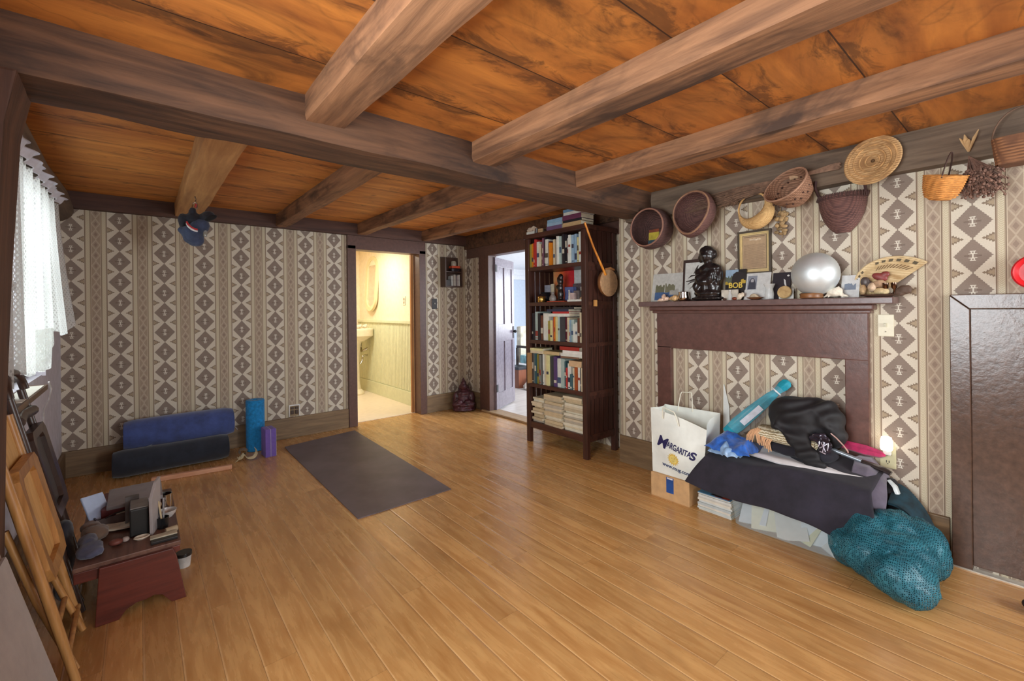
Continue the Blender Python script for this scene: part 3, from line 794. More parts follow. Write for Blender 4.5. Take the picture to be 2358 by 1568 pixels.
tag(G().box(2.99, 3.0, Yb(1468, 3.0), Yb(1395, 3.0), Z, Z+.13, .001).obj('note_card', plain((222, 220, 204), .6)), 'small white note card at the right of the second shelf', 'card')
tag(G().tube([(2.90, Yb(1370), Z+.022), (2.90, Yb(1410), Z+.03), (2.92, Yb(1455), Z+.05)], [.008, .010, .005], 10).obj('shell', plain((206, 170, 126), .4), smooth=True), 'tan twisted shell at the right of the second shelf', 'shell')

# gourd instrument hanging on the bookcase side
gi = thing('gourd_lute', 'round gourd lute with a long orange neck hanging on the side of the bookcase', 'instrument', (3.09, 2.40, 1.35))
M = frame((3.09, 2.452, 1.492), (1, 0, 0), (0, 0, 1), (0, -1, 0))
G().lathe([(.02, .0), (.068, .004), (.108, .028), (.120, .055), (.118, .066)], M, 36).obj('bowl', plain((150, 98, 56), .5, var=.3, vs=12), gi, smooth=True)
G().lathe([(.118, .0664), (.116, .0695), (.05, .0715), (.0, .072)], M, 36).obj('skin', plain((188, 148, 108), .7, var=.12, vs=40), gi, smooth=True)
G().tube([(2.800, 2.40, 1.978), (2.90, 2.395, 1.785), (3.035, 2.378, 1.555)], [.0085, .009, .011], 10).obj('neck', wood((170, 92, 26), (226, 146, 52), 'Z', .25), gi, smooth=True)
G().tube([(3.035, 2.374, 1.605), (3.09, 2.370, 1.617), (3.145, 2.374, 1.605)], .009, 8).obj('strap', plain((190, 130, 76), .6), gi, smooth=True)
tag(G().box(2.955, 2.98, 2.425, 2.448, 1.29, 1.345, .003).obj('wooden_tag', wood((190, 130, 66), (216, 160, 92), 'Z')), 'small pale wooden tag hanging on the bookcase side', 'tag')

# ------------------------------------------------------------------ corner by the passage: rack, switch, statue
rk = thing('wall_rack', 'small dark wooden wall rack with two compartments between the two doorways', 'rack', (3.06, 4.84, 1.56))
RW = wood((58, 40, 32), (88, 62, 48), 'Z', .5)
G().box(2.93, 3.185, 4.885, 4.898, 1.56, 1.945, .002).obj('back_panel', RW, rk)
G().box(2.93, 2.945, 4.78, 4.885, 1.56, 1.93, .002).obj('side_panel', RW, rk); G().box(3.17, 3.185, 4.78, 4.885, 1.56, 1.80, .002).obj('side_panel', RW, rk)
G().box(2.945, 3.17, 4.78, 4.885, 1.56, 1.575).obj('shelf', RW, rk); G().box(2.945, 3.17, 4.78, 4.885, 1.745, 1.757).obj('shelf', RW, rk)
cs = [(196, 196, 190), (160, 150, 140), (206, 200, 186), (130, 120, 118), (186, 176, 170), (216, 214, 206)]
x = 3.03
for i, c in enumerate(cs):
    b = thing('book', '%s thin pale book from the left in the wall rack' % ORD[i], 'book', (x, 4.80, 1.575), 'thin books in the wall rack')
    G().box(x, x+.0195, 4.80, 4.88, 1.5755, 1.70+.01*(i % 3)).obj('cover', plain(c, .5), b)
    x += .0215
tag(G().box(2.95, 3.02, 4.79, 4.88, 1.5755, 1.65, .003).obj('dark_box', plain((52, 42, 38), .5)), 'dark box at the left in the lower wall rack', 'box')
tag(G().box(3.03, 3.165, 4.79, 4.87, 1.7575, 1.80, .008).obj('black_case', plain((38, 28, 30), .25)), 'black case on the upper shelf of the wall rack', 'case')
tag(G().box(3.035, 3.16, 4.79, 4.87, 1.8005, 1.832, .006).obj('red_box', plain((206, 80, 44), .5)), 'flat orange red box on the black case in the wall rack', 'box')
tag(G().lathe([(.034, 0), (.036, .005), (.034, .05), (.025, .06)], Matrix.Translation((3.085, 4.83, 1.8325)), 18).obj('jar', plain((176, 168, 150), .4), smooth=True), 'grey jar topping the wall rack', 'jar')
sw = thing('light_switch', 'dark metal light switch between the doorways', 'switch', (2.837, 4.895, 1.29))
G().box(2.802, 2.872, 4.893, 4.9, 1.287, 1.413, .002).obj('plate', plain((44, 38, 36), .4, .5), sw)
G().box(2.832, 2.842, 4.882, 4.893, 1.345, 1.362, .001).obj('toggle', plain((200, 196, 188), .4), sw)
c = V((3.13, 4.70, 0)); dcam = V((-c.x, -c.y, 0)).normalized(); sd = V((-dcam.y, dcam.x, 0))
def S(f, l, z): return c + dcam*f + sd*l + V((0, 0, z))
RM = frame((0, 0, 0), dcam, sd)
st = blob('statue', [(S(0, 0, .02), (.115, .150, .02), RM), (S(0, 0, .05), (.108, .145, .022), RM), (S(.03, .075, .088), (.07, .075, .036), RM), (S(.03, -.075, .088), (.07, .075, .036), RM), (S(.03, 0, .085), (.08, .09, .03), RM),
     (S(-.02, 0, .16), (.065, .085, .09), RM), (S(-.02, 0, .215), (.058, .098, .042), RM), (S(-.01, .098, .165), (.03, .03, .068), RM), (S(-.01, -.098, .165), (.03, .03, .068), RM), (S(.045, .05, .125), (.045, .04, .024), RM), (S(.045, -.05, .125), (.045, .04, .024), RM),
     (S(-.01, 0, .262), (.03, .032, .03), RM), (S(0, 0, .305), (.045, .042, .05), RM), (S(.042, 0, .302), (.012, .009, .014), RM), (S(0, .044, .295), (.012, .012, .03), RM), (S(0, -.044, .295), (.012, .012, .03), RM),
     (S(-.005, 0, .352), (.034, .034, .026), RM), (S(-.005, 0, .378), (.02, .02, .026), RM), (S(-.005, 0, .40), (.010, .010, .02), RM), (S(-.06, 0, .14), (.03, .145, .13), RM), (S(-.055, 0, .25), (.022, .075, .08), RM)],
    plain((72, 36, 44), .38, var=.45, vs=22, bmp=.5), vox=.008, sm=3, jit=.008, jf=28)
tag(st, 'dark red carved statue of a seated figure with a pointed crown in the corner', 'statue')
# ------------------------------------------------------------------ mantelpiece on the fireplace wall
def RF(y, z, x=3.07):
    """Frame on the right wall: x to the picture's right (-Y), y up, z into the room (-X)."""
    return frame((x, y, z), (0, -1, 0), (0, 0, 1), (-1, 0, 0))
mt = thing('mantelpiece', 'brown painted wooden mantelpiece around the papered-over fireplace', 'mantelpiece', (3.05, 1.25, 0))
MP = plain((98, 66, 58), .33, var=.12, vs=26, bmp=.2)
g = G(); g.box(3.034, 3.07, 1.78, 1.895, 0, .985, .004); g.obj('leg', MP, mt)
g = G(); g.box(3.034, 3.07, .608, .715, 0, .975, .004); g.obj('leg', MP, mt)
G().box(3.034, 3.07, .608, 1.895, .972, 1.235, .004).obj('header', MP, mt)
G().box(3.004, 3.07, .59, 1.915, 1.232, 1.250, .005).box(2.985, 3.07, .575, 1.93, 1.250, 1.282, .008).obj('moulding', MP, mt)
G().box(2.925, 3.07, .484, 1.985, 1.282, 1.318, .005).obj('shelf', plain((104, 80, 76), .30, var=.10, vs=26, bmp=.2), mt)
SZ = 1.3185

def plate_parts(root, y, z, wy, hz, x=3.07, c=(222, 216, 190)):
    G().box(x-.006, x, y-wy/2, y+wy/2, z-hz/2, z+hz/2, .003).obj('plate', plain(c, .4, var=.03), root)
t = thing('switch_plate', 'ivory switch plate on the wallpaper under the mantel shelf\'s near end', 'switch', (3.065, .54, 1.11))
plate_parts(t, .540, 1.166, .068, .118); G().box(3.052, 3.064, .534, .546, 1.158, 1.178, .001).obj('toggle', plain((206, 200, 172), .4), t)
G().tube([(3.064, .54, 1.133), (3.0625, .54, 1.133)], .0035, 8).obj('screw', plain((110, 100, 84), .4, .6), t)
t = thing('wall_outlet', 'ivory outlet plate under the glowing night light', 'outlet', (3.065, .538, .40))
plate_parts(t, .537, .462, .068, .118, c=(206, 200, 160))
for zz in (.438, .485):
    g = G()
    g.box(3.0625, 3.0645, .541, .544, zz-.006, zz+.006); g.box(3.0625, 3.0645, .530, .533, zz-.006, zz+.006); g.box(3.0625, 3.0645, .535, .539, zz-.014, zz-.009)
    g.obj('slot', plain((40, 36, 30), .5), t)
t = thing('night_light', 'small white glowing night light plugged in beside the pile', 'night light', (3.04, .537, .475))
G().box(3.035, 3.064, .520, .554, .478, .505, .004).obj('base', plain((230, 228, 222), .4), t)
g = G(); g.lathe([(.024, 0), (.028, .012), (.027, .045), (.022, .068), (.008, .074), (0, .074)], Matrix.Translation((3.034, .537, .506)), 20); g.obj('shade', glow((255, 240, 224), 1.3), t, smooth=True)
l = bpy.data.lights.new('night_light_bulb', 'POINT'); l.energy = .10; l.color = (1, .88, .74); l.shadow_soft_size = .03
lo = bpy.data.objects.new('night_light_bulb', l); COL.objects.link(lo); lo.location = (2.96, .537, .60)

# cupboard door beside the mantel
dr = struct(G().box(3.058, 3.075, -.62, .222, .02, 1.252, .002).obj('door_1', PAINT2, keep=True), 'low dark brown cupboard door beside the mantelpiece')
g = G(); 
g.prism([(.292, .0), (.222, .0), (.222, 1.250), (.292, 1.320)], 0, .034, Matrix(((0, 0, -1, 3.07), (1, 0, 0, 0), (0, 1, 0, 0), (0, 0, 0, 1))), .003)
struct(g.obj('trim_21', PAINT2, keep=True), 'upright casing of the low cupboard door')
g = G(); g.prism([(.292, 1.322), (.2235, 1.2535), (-.62, 1.2535), (-.62, 1.322)], 0, .034, Matrix(((0, 0, -1, 3.07), (1, 0, 0, 0), (0, 1, 0, 0), (0, 0, 0, 1))), .003)
struct(g.obj('trim_22', PAINT2, keep=True), 'top casing of the low cupboard door')
struct(G().box(3.03, 3.07, -.62, .292, 0, .006).obj('trim_23', plain((206, 202, 190), .3, .3), keep=True), 'pale metal strip under the cupboard door')

# ------------------------------------------------------------------ things on the mantel shelf
def leaner(name, label, cat, y0, y1, h, xb, xt, c, th=.003, group=None, z=SZ):
    """Flat card standing on the shelf at x=xb and leaning back to x=xt at its top; returns root and its face frame."""
    root = thing(name, label, cat, (xb, (y0+y1)/2, z), group)
    up = V((xt-xb, 0, h)).normalized(); nrm = V((-up.z, 0, up.x))
    M = frame((xb, y1, z), (0, -1, 0), up, nrm)
    wd = y1-y0; hh = math.hypot(h, xt-xb)
    return root, M, wd, hh
def face(root, name, M, pts, c, d0=.0, d1=.0008, rough=.5, mat=None):
    return G().prism(pts, d0, d1, M).obj(name, mat or plain(c, rough, var=.06, vs=40), root)
def rect(x0, x1, y0, y1): return [(x0, y0), (x1, y0), (x1, y1), (x0, y1)]
def wavy(x0, x1, y0, y1, amp, n=14, seed=0):
    r = random.Random(seed); top = [(x0+(x1-x0)*i/n, y1+amp*(r.random()-.5)*2) for i in range(n+1)]
    return [(x0, y0)] + [(x1, y0)] + top[::-1]
rt_, M, wd, hh = leaner('photograph', 'unframed landscape photograph of trees and water at the left end of the mantel', 'photograph', 1.685, 1.935, .212, 3.02, 3.062, None)
face(rt_, 'print', M, rect(0, wd, 0, hh), (196, 196, 190), -.002, 0)
face(rt_, 'printed_trees', M, wavy(.03, .105, .07, .125, .012, 12, 1), (112, 112, 88)); face(rt_, 'printed_trees', M, wavy(.11, .19, .07, .128, .014, 12, 2), (120, 118, 94), 0, .0009)
face(rt_, 'printed_water', M, wavy(.028, .20, .012, .072, .004, 10, 3), (72, 100, 142), 0, .0011); face(rt_, 'printed_rock', M, wavy(.15, .222, .05, .09, .008, 8, 4), (170, 168, 160), 0, .0013)
rt_, M, wd, hh = leaner('framed_calligraphy', 'dark framed brush drawing standing behind the black statue', 'picture', 1.47, 1.682, .298, 3.03, 3.06, None)
for p in (rect(0, .013, 0, hh), rect(wd-.013, wd, 0, hh), rect(.013, wd-.013, 0, .013), rect(.013, wd-.013, hh-.022, hh)): face(rt_, 'frame', M, p, (58, 40, 34), -.008, .006)
face(rt_, 'paper', M, rect(.013, wd-.013, .013, hh-.022), (206, 206, 200), -.006, .0005)
def stroke(pts, ws):
    a = [(p[0], p[1]+w) for p, w in zip(pts, ws)]; b_ = [(p[0], p[1]-w) for p, w in zip(pts, ws)]
    return a + b_[::-1]
for q, (ps, ws) in enumerate([([(.078, .150), (.09, .168), (.105, .185), (.112, .196)], [.004, .010, .012, .003]), ([(.040, .128), (.06, .140), (.09, .142), (.13, .150)], [.002, .006, .004, .006]), ([(.022, .110), (.05, .112), (.08, .118), (.13, .116)], [.003, .005, .008, .003]),
       ([(.036, .092), (.055, .104), (.08, .108), (.13, .106)], [.002, .004, .003, .003]), ([(.05, .066), (.075, .084), (.10, .098), (.13, .110)], [.001, .003, .005, .006])]):
    face(rt_, 'brush_stroke', M, stroke([(p_[0], p_[1]*1.30) for p_ in ps], ws), (52, 42, 38), .0005, .0012+q*.0002)
# black statue of a woman holding a child
c0 = V((2.975, 1.468, SZ))
def T(x, y, z): return c0+V((x, y*.88, z*1.0))
def rot(ax, d): return Matrix.Rotation(math.radians(d), 4, ax)
blob_ = blob('statue', [(T(0, -.005, .016), (.052, .120, .018)), (T(0, -.002, .05), (.050, .095, .03)), (T(.005, -.045, .09), (.042, .048, .075), rot('X', -6)), (T(0, .05, .075), (.038, .045, .045)),
     (T(.004, -.012, .16), (.045, .072, .075)), (T(.004, -.02, .215), (.042, .080, .040)), (T(-.03, .045, .15), (.026, .034, .034)), (T(-.034, .020, .13), (.024, .04, .026)), (T(-.03, -.04, .155), (.022, .026, .055), rot('X', 20)),
     (T(.0, -.088, .15), (.026, .024, .07), rot('X', 8)), (T(0, .062, .175), (.028, .028, .05), rot('X', -16)), (T(-.02, .005, .085), (.028, .02, .05)),
     (T(.0, -.01, .255), (.026, .026, .03)), (T(-.002, .002, .305), (.044, .042, .050)), (T(.004, .002, .335), (.047, .050, .042)), (T(-.043, .004, .302), (.010, .009, .013)), (T(-.038, .004, .283), (.010, .014, .006)),
     (T(.01, -.048, .315), (.024, .02, .03)), (T(0, .048, .295), (.02, .02, .035)), (T(-.03, .075, .10), (.02, .024, .035))], plain((34, 28, 28), .24, var=.35, vs=20), vox=.0065, sm=3, jit=.004, jf=34)
tag(blob_, 'shiny black carved statue of a woman holding a child on the mantel', 'statue')
tag(blob('seashell', [((2.95, 1.80, SZ+.012), (.02, .03, .012)), ((2.955, 1.785, SZ+.032), (.014, .016, .022)), ((2.95, 1.765, SZ+.02), (.016, .024, .016)), ((2.945, 1.815, SZ+.006), (.012, .02, .006))], plain((226, 192, 168), .4, var=.2, vs=60), vox=.004, sm=2, jit=.006, jf=50),
    'pink ragged seashell in front of the landscape photograph', 'seashell')
g = G(); g.lathe([(.002, -.046), (.008, -.035), (.018, -.012), (.024, .006), (.021, .022), (.012, .034), (.003, .04)], frame((2.955, 1.705, SZ+.0225), (0, 0, 1), (1, 0, 0), (0, -1, .1)), 18)
tag(g.obj('seashell', plain((206, 164, 116), .35, var=.4, vs=70), smooth=True), 'tan cone seashell beside the silver cup', 'seashell')
tag(G().lathe([(.026, 0), (.036, .010), (.040, .028), (.034, .052), (.036, .066), (.032, .066), (.030, .05), (.034, .03), (.02, .012), (0, .012)], Matrix.Translation((2.965, 1.637, SZ)), 26).obj('silver_cup', plain((184, 170, 160), .14, 1.0, var=.05), smooth=True),
    'small shiny silver cup left of the black statue', 'cup')
bk = thing('book', 'black and yellow paperback reading BOB standing on the mantel', 'book', (3.03, 1.305, SZ))
M = frame((3.012, 1.368, SZ), (0, -1, 0), V((.022, 0, .205)), V((-.205, 0, .022)))
G().prism(rect(0, .13, 0, .204), -.016, 0, M).obj('cover', plain((34, 28, 26), .4), bk)
face(bk, 'printed_sky', M, wavy(0, .082, .135, .2035, .0, 4, 0), (150, 176, 200), 0, .0004)
face(bk, 'printed_trees', M, wavy(0, .055, .112, .158, .012, 8, 9), (92, 98, 82), 0, .0006)
face(bk, 'printed_cat', M, [(.045, .10), (.13, .10), (.13, .15), (.118, .172), (.10, .186), (.07, .188), (.05, .174), (.042, .15), (.04, .12)], (36, 27, 26), 0, .0009)
face(bk, 'printed_flowers', M, wavy(0, .034, .104, .122, .008, 6, 12), (176, 150, 50), 0, .0011); face(bk, 'printed_flowers', M, wavy(.10, .13, .11, .135, .008, 6, 13), (190, 160, 56), 0, .0011)
text('lettering', 'BOB', .050, M @ Matrix.Translation((.066, .097, .001)), plain((232, 200, 84), .4), bk, .0006, sx=.92, bold=.0012)
tag(G().box(2.962, 2.975, 1.262, 1.368, SZ, SZ+.068, .001).obj('card', plain((204, 196, 180), .6)), 'small blank cream card in front of the BOB paperback', 'card')
t = thing('glass_bottle', 'tiny clear glass bottle standing before the cream card', 'bottle', (2.945, 1.305, SZ))
G().lathe([(.011, 0), (.0125, .004), (.0125, .034), (.006, .044), (.006, .054)], Matrix.Translation((2.945, 1.305, SZ)), 16).obj('glass', clear((220, 225, 225), .05, .35), t, smooth=True)
G().lathe([(.0, .0545), (.0075, .055), (.008, .067), (.0, .067)], Matrix.Translation((2.945, 1.305, SZ)), 14).obj('stopper', plain((196, 190, 184), .3), t, smooth=True)
for i, (y, rr, c, nm) in enumerate(((1.338, .009, (70, 44, 30), 'dark brown bead left of the tiny glass bottle'), (1.275, .012, (120, 56, 36), 'reddish bead right of the tiny glass bottle'))):
    tag(G().ell((2.94, y, SZ+rr*.8), (rr, rr*1.3, rr*.8)).obj('bead', plain(c, .2), smooth=True), nm, 'bead')
tag(blob('seashell', [((2.95, 1.245, SZ+.022), (.008, .016, .022)), ((2.952, 1.228, SZ+.034), (.007, .012, .016)), ((2.95, 1.257, SZ+.01), (.008, .010, .010))], plain((222, 206, 182), .4), vox=.004, sm=2), 'small cream seashell beside the round brown dish', 'seashell')
rt_, M, wd, hh = leaner('photo_card', 'white card mounted with a small portrait photograph on the mantel', 'photograph', 1.092, 1.243, .172, 3.0, 3.05, None)
face(rt_, 'card', M, rect(0, wd, 0, hh), (212, 214, 212), -.002, 0); face(rt_, 'small_print', M, rect(.014, .070, .068, .160), (140, 146, 158), 0, .0006)
face(rt_, 'printed_figure', M, [(.018, .07), (.066, .07), (.064, .11), (.055, .135), (.045, .146), (.034, .144), (.024, .128)], (70, 72, 84), 0, .0009); face(rt_, 'printed_face', M, [(.034, .118), (.050, .118), (.052, .134), (.042, .142), (.033, .134)], (176, 176, 180), 0, .0012)
tag(G().lathe([(.0, .0), (.022, .0), (.045, .010), (.048, .014), (.043, .014), (.02, .006), (0, .006)], Matrix.Translation((2.955, 1.155, SZ)), 26).obj('dish', plain((112, 72, 44), .25), smooth=True), 'small round brown dish on the mantel shelf', 'dish')
tag(blob('pebble', [((2.955, 1.17, SZ+.02), (.014, .018, .012)), ((2.955, 1.145, SZ+.018), (.012, .014, .010)), ((2.95, 1.16, SZ+.03), (.012, .018, .008))], plain((198, 178, 148), .5), vox=.004, sm=2), 'pale lumpy pebble lying in the round brown dish', 'pebble')
rt_, M, wd, hh = leaner('postcard', 'black postcard with a white bird tail leaning on the mantel wall', 'postcard', .985, 1.085, .165, 3.02, 3.058, None)
face(rt_, 'card', M, rect(0, wd, 0, hh), (40, 32, 40), -.002, 0); face(rt_, 'printed_plume', M, [(.062, .13), (.072, .12), (.078, .09), (.084, .07), (.072, .082), (.066, .10)], (220, 218, 216), 0, .0006); face(rt_, 'printed_moon', M, [(.086+.007*math.cos(a*.7), .148+.006*math.sin(a*.7)) for a in range(9)], (226, 226, 222), 0, .0006)
t = thing('hourglass_cup', 'clear waisted tea glass on the mantel shelf', 'glass', (2.95, 1.07, SZ))
G().lathe([(.020, 0), (.024, .004), (.0235, .012), (.026, .03), (.022, .052), (.020, .062), (.026, .078), (.033, .094), (.0318, .094), (.0185, .064), (.0245, .03), (.021, .008), (0, .008)], Matrix.Translation((2.95, 1.07, SZ)), 26).obj('glass', clear((225, 230, 230), .03, .30), t, smooth=True)
tag(G().lathe([(.0, -.006), (.036, -.006), (.039, 0), (.036, .006), (0, .006)], frame((2.965, .993, SZ+.041), (0, -1, 0), V((.22, 0, 1)), V((-1, 0, .22))), 26).obj('wooden_disc', wood((168, 136, 88), (206, 176, 122), 'X', .5), smooth=True), 'round tan disc leaning left of the silver globe', 'disc')
tag(G().box(3.0, 3.003, .955, 1.035, SZ, SZ+.062).obj('card', plain((220, 218, 210), .5)), 'small white card behind the round tan disc', 'card')
gl = thing('globe', 'large brushed silver globe on a wooden ring on the mantel', 'globe', (2.94, .825, SZ))
G().lathe([(.052, 0), (.058, .004), (.056, .014), (.060, .026), (.052, .03), (.04, .02), (.04, 0)], Matrix.Translation((2.94, .845, SZ)), 30).obj('ring_base', wood((96, 60, 34), (152, 104, 62), 'Y', .4), gl, smooth=True)
G().ell((2.946, .828, SZ+.137), (.112, .118, .122), n=40, m=24).obj('ball', plain((216, 224, 226), .48, .65, var=.02), gl, smooth='all')
def spiky(g):
    for a, b_, r_ in (((2.95, .742, SZ+.03), (2.945, .792, SZ+.002), .012), ((2.95, .735, SZ+.04), (2.945, .712, SZ+.068), .010), ((2.95, .76, SZ+.045), (2.945, .782, SZ+.056), .009), ((2.95, .72, SZ+.02), (2.95, .672, SZ+.004), .012), ((2.95, .72, SZ+.03), (2.94, .70, SZ+.0), .009), ((2.95, .76, SZ+.02), (2.93, .765, SZ+.0), .008)):
        g.tube([a, (V(a)+V(b_))/2, b_], [r_, r_*.7, .0025], 8)
tag(blob('conch_shell', [((2.95, .74, SZ+.03), (.024, .034, .026)), ((2.95, .72, SZ+.036), (.016, .02, .022))], plain((226, 218, 200), .5, var=.12, vs=50), vox=.0045, sm=2, jit=.004, jf=40, extra=spiky), 'spiky white conch shell at the foot of the silver globe', 'seashell')
rt_, M, wd, hh = leaner('card', 'small white printed card right of the conch shell', 'card', .640, .722, .125, 3.0, 3.03, None)
face(rt_, 'paper', M, rect(0, wd, 0, hh), (214, 216, 216), -.002, 0); face(rt_, 'small_print', M, wavy(.014, .066, .045, .075, .008, 8, 5), (126, 138, 156), 0, .0006)
# fan shaped coiled basket tray
fan = thing('woven_fan', 'fan shaped woven tray with a checked rim at the right end of the mantel', 'tray', (3.0, .50, SZ))
def fansurf(u, v, off=0):
    ang = math.radians(176)*(1-u)+math.radians(40)*u
    r = (.088 + .162*u)*v
    return V((3.045 - .05*(1-v)**1.4 - .016*v**4 + off, .562 - math.cos(ang)*r, SZ+.006+math.sin(ang)*r))
FANM = weave((170, 138, 92), (226, 202, 156), 240, .8)
g = G(); g.sheet(lambda u, v: fansurf(u, .02+.98*v), 40, 16)
g.obj('weave', FANM, fan, smooth=True, mods=[('SOLIDIFY', dict(thickness=.006))])
g = G(); g.tube([fansurf(i/30, 1.0) for i in range(31)], .0065, 8); g.obj('rim', plain((214, 190, 146), .7), fan, smooth=True)
for k in range(15):
    u0 = .03+k*.064; u1 = u0+.034
    if 6 < k < 9: continue
    G().poly([fansurf(u0, .89, -.008), fansurf(u1, .89, -.008), fansurf(u1, .955, -.008), fansurf(u0, .955, -.008)]).obj('dark_check', plain((92, 80, 56), .7), fan)
for k in range(11):
    u0 = .60+k*.032
    G().poly([fansurf(u0, .72, -.008), fansurf(u0+.012, .72, -.008), fansurf(u0+.046, .82, -.008), fansurf(u0+.034, .82, -.008)]).obj('dark_stripe', plain((112, 82, 50), .7), fan)
tag(G().lathe([(.0, 0), (.05, 0), (.075, .006), (.085, .014), (.080, .014), (.05, .005), (0, .005)], Matrix.Translation((2.955, .545, SZ)) @ Matrix.Diagonal((.45, 1, 1, 1)), 28).obj('dish', plain((74, 54, 44), .4), smooth=True), 'shallow dark dish in front of the woven fan tray', 'dish')
for i, (y, z, ry, rz_, c, lb) in enumerate(((.535, .028, .034, .020, (206, 182, 136), 'large cream pebble lying in the dark dish'), (.575, .052, .019, .026, (206, 178, 148), 'pinkish upright pebble in the dark dish'), (.545, .068, .030, .022, (184, 150, 118), 'tan pebble resting on the cream one'), (.615, .040, .016, .030, (196, 164, 122), 'mottled tan pebble at the dish\'s left edge'))):
    tag(blob('pebble', [((2.955 if i < 2 else 2.968, y, SZ+z), (.018, ry, rz_))], plain(c, .6, var=.15, vs=60), vox=.005, sm=2, jit=.003, jf=50), lb, 'pebble')
tag(blob('red_stone', [((2.985, .548, SZ+.105), (.014, .036, .020), rot('X', 24)), ((2.985, .525, SZ+.118), (.012, .02, .016))], plain((136, 58, 54), .5), vox=.005, sm=2), 'dull red stone against the woven fan tray', 'stone')
tag(blob('dark_stone', [((2.975, .607, SZ+.082), (.012, .022, .028)), ((2.98, .59, SZ+.065), (.012, .02, .02))], plain((78, 66, 62), .4), vox=.005, sm=2), 'dark grey stone against the left of the fan tray', 'stone')
for y, lb in ((.519, 'left one of two tiny metal cups before the fan tray'), (.485, 'right one of two tiny metal cups before the fan tray')):
    tag(G().lathe([(.004, 0), (.004, .03), (.012, .04), (.0135, .066), (.0115, .066), (.010, .042), (0, .04)], Matrix.Translation((2.952, y, SZ+.006)), 16).obj('metal_cup', plain((120, 92, 78), .15, 1.0), smooth=True), lb, 'cup')
tag(blob('driftwood', [((2.975, .455, SZ+.03), (.014, .04, .024), rot('X', -20)), ((2.97, .485, SZ+.012), (.014, .03, .010))], plain((92, 70, 56), .7), vox=.005, sm=2, jit=.006, jf=40), 'dark driftwood piece at the mantel\'s right end', 'driftwood')

# framed document hanging above the shelf
dc = thing('framed_document', 'old tan document in a dark gilt frame hanging above the mantel', 'picture', (3.06, 1.197, 1.485))
M = RF(1.299, 1.486, 3.066); W, H = .205, .282
for p in (rect(0, .013, 0, H), rect(W-.013, W, 0, H), rect(.013, W-.013, 0, .013), rect(.013, W-.013, H-.013, H)): face(dc, 'frame', M, p, (70, 58, 42), 0, .016)
for p in (rect(.013, .021, .013, H-.013), rect(W-.021, W-.013, .013, H-.013), rect(.021, W-.021, .013, .021), rect(.021, W-.021, H-.021, H-.013)): face(dc, 'gilt_liner', M, p, (196, 172, 116), 0, .013)
face(dc, 'mat', M, rect(.021, W-.021, .021, H-.021), (206, 182, 128), 0, .006)
face(dc, 'inner_line', M, rect(.029, W-.029, .033, H-.029), (64, 50, 36), .006, .0066); face(dc, 'page', M, rect(.0315, W-.0315, .0355, H-.0315), (176, 148, 114), .0066, .0072)
PT = plain((128, 104, 82), .6)
g = G()
for k in range(26): g.prism(rect(.038, W-.038-.006*((k*7) % 3), .045+k*.0058, .0466+k*.0058), .0072, .0074, M)
g.obj('printed_lines', PT, dc)
g = G()
for k in range(9): g.prism(rect(.075+k*.008, .080+k*.008, .218+.002*math.sin(k), .228+.003*math.cos(k*2)), .0072, .0076, M)
g.obj('printed_crest', plain((226, 210, 184), .6), dc)
face(dc, 'printed_title', M, rect(.040, W-.040, .240, .2435), (92, 70, 52), .0072, .0076)

# ------------------------------------------------------------------ baskets along the wall plate
def bowl(o, axis, up, prof, n=36, shape=None, g=None):
    """Lathe whose open side faces axis."""
    a = V(axis).normalized(); u = V(up); u = (u-a*u.dot(a)).normalized(); x = u.cross(a)
    M = frame(o, x, u, a); (g or G())
    gg = g or G(); gg.lathe(prof, M, n, shape); return gg, M
BKD = weave((52, 34, 32), (98, 66, 60), 200); BKM = weave((70, 44, 42), (118, 82, 74), 220); BKB = weave((104, 72, 52), (160, 118, 92), 170); BKT = weave((150, 112, 70), (204, 166, 116), 170); BKP = weave((182, 140, 86), (226, 186, 126), 260); BKO = weave((168, 104, 44), (226, 158, 84), 230, dirs=('Z', 'Z'))
t = thing('basket', 'deep round dark basket holding a yellow and blue block, first on the plate', 'basket', (2.95, 1.835, 1.70), 'baskets along the plate')
ax = (-1, .02, .05)
g, M = bowl((2.955, 1.835, 1.850), ax, (0, 0, 1), [(.0, -.045), (.105, -.04), (.135, 0), (.150, .06), (.146, .115), (.138, .135), (.128, .135), (.134, .11), (.138, .06), (.12, .005), (.09, -.03), (0, -.033)]); g.obj('body', BKD, t, smooth=True, jit=.004)
g = G(); g.tube([M @ V((.134*math.cos(a), .134*math.sin(a), .137)) for a in [2*PI*k/36 for k in range(36)]], .006, 6, True); g.obj('rim', plain((146, 104, 86), .7), t, smooth=True)
t2 = thing('sachet', 'yellow and blue striped sachet standing in the deep round dark basket', 'sachet', (2.90, 1.84, 1.74))
q = frame((2.89, 1.815, 1.735), (0, -1, 0), (.1, 0, 1), (-1, 0, .1))
for (a, b_, c) in ((.0, .032, (52, 74, 84)), (.032, .088, (196, 176, 60)), (.088, .11, (132, 66, 40))): G().prism(rect(-.045+.004*(a > .03), .045-.004*(a > .03), a, b_), -.02, .02, q, .003).obj('band', fabric(c), t2)
t = thing('basket', 'wide dark heart shaped basket second along the plate', 'basket', (2.95, 1.50, 1.80), 'baskets along the plate')
def heart(q):
    # q measured from +x; the point faces down
    d = math.cos(q+PI/2)
    return 1.0 + .20*max(0, d)**5 - .10*max(0, -d)**2
g, M = bowl((2.93, 1.495, 1.915), (-1, .15, .14), (0, 0, 1), [(.0, -.05), (.08, -.045), (.125, .0), (.150, .05), (.146, .085), (.136, .098), (.126, .095), (.134, .07), (.115, .01), (.07, -.03), (0, -.036)], 48, heart); g.obj('body', BKM, t, smooth=True, jit=.006)
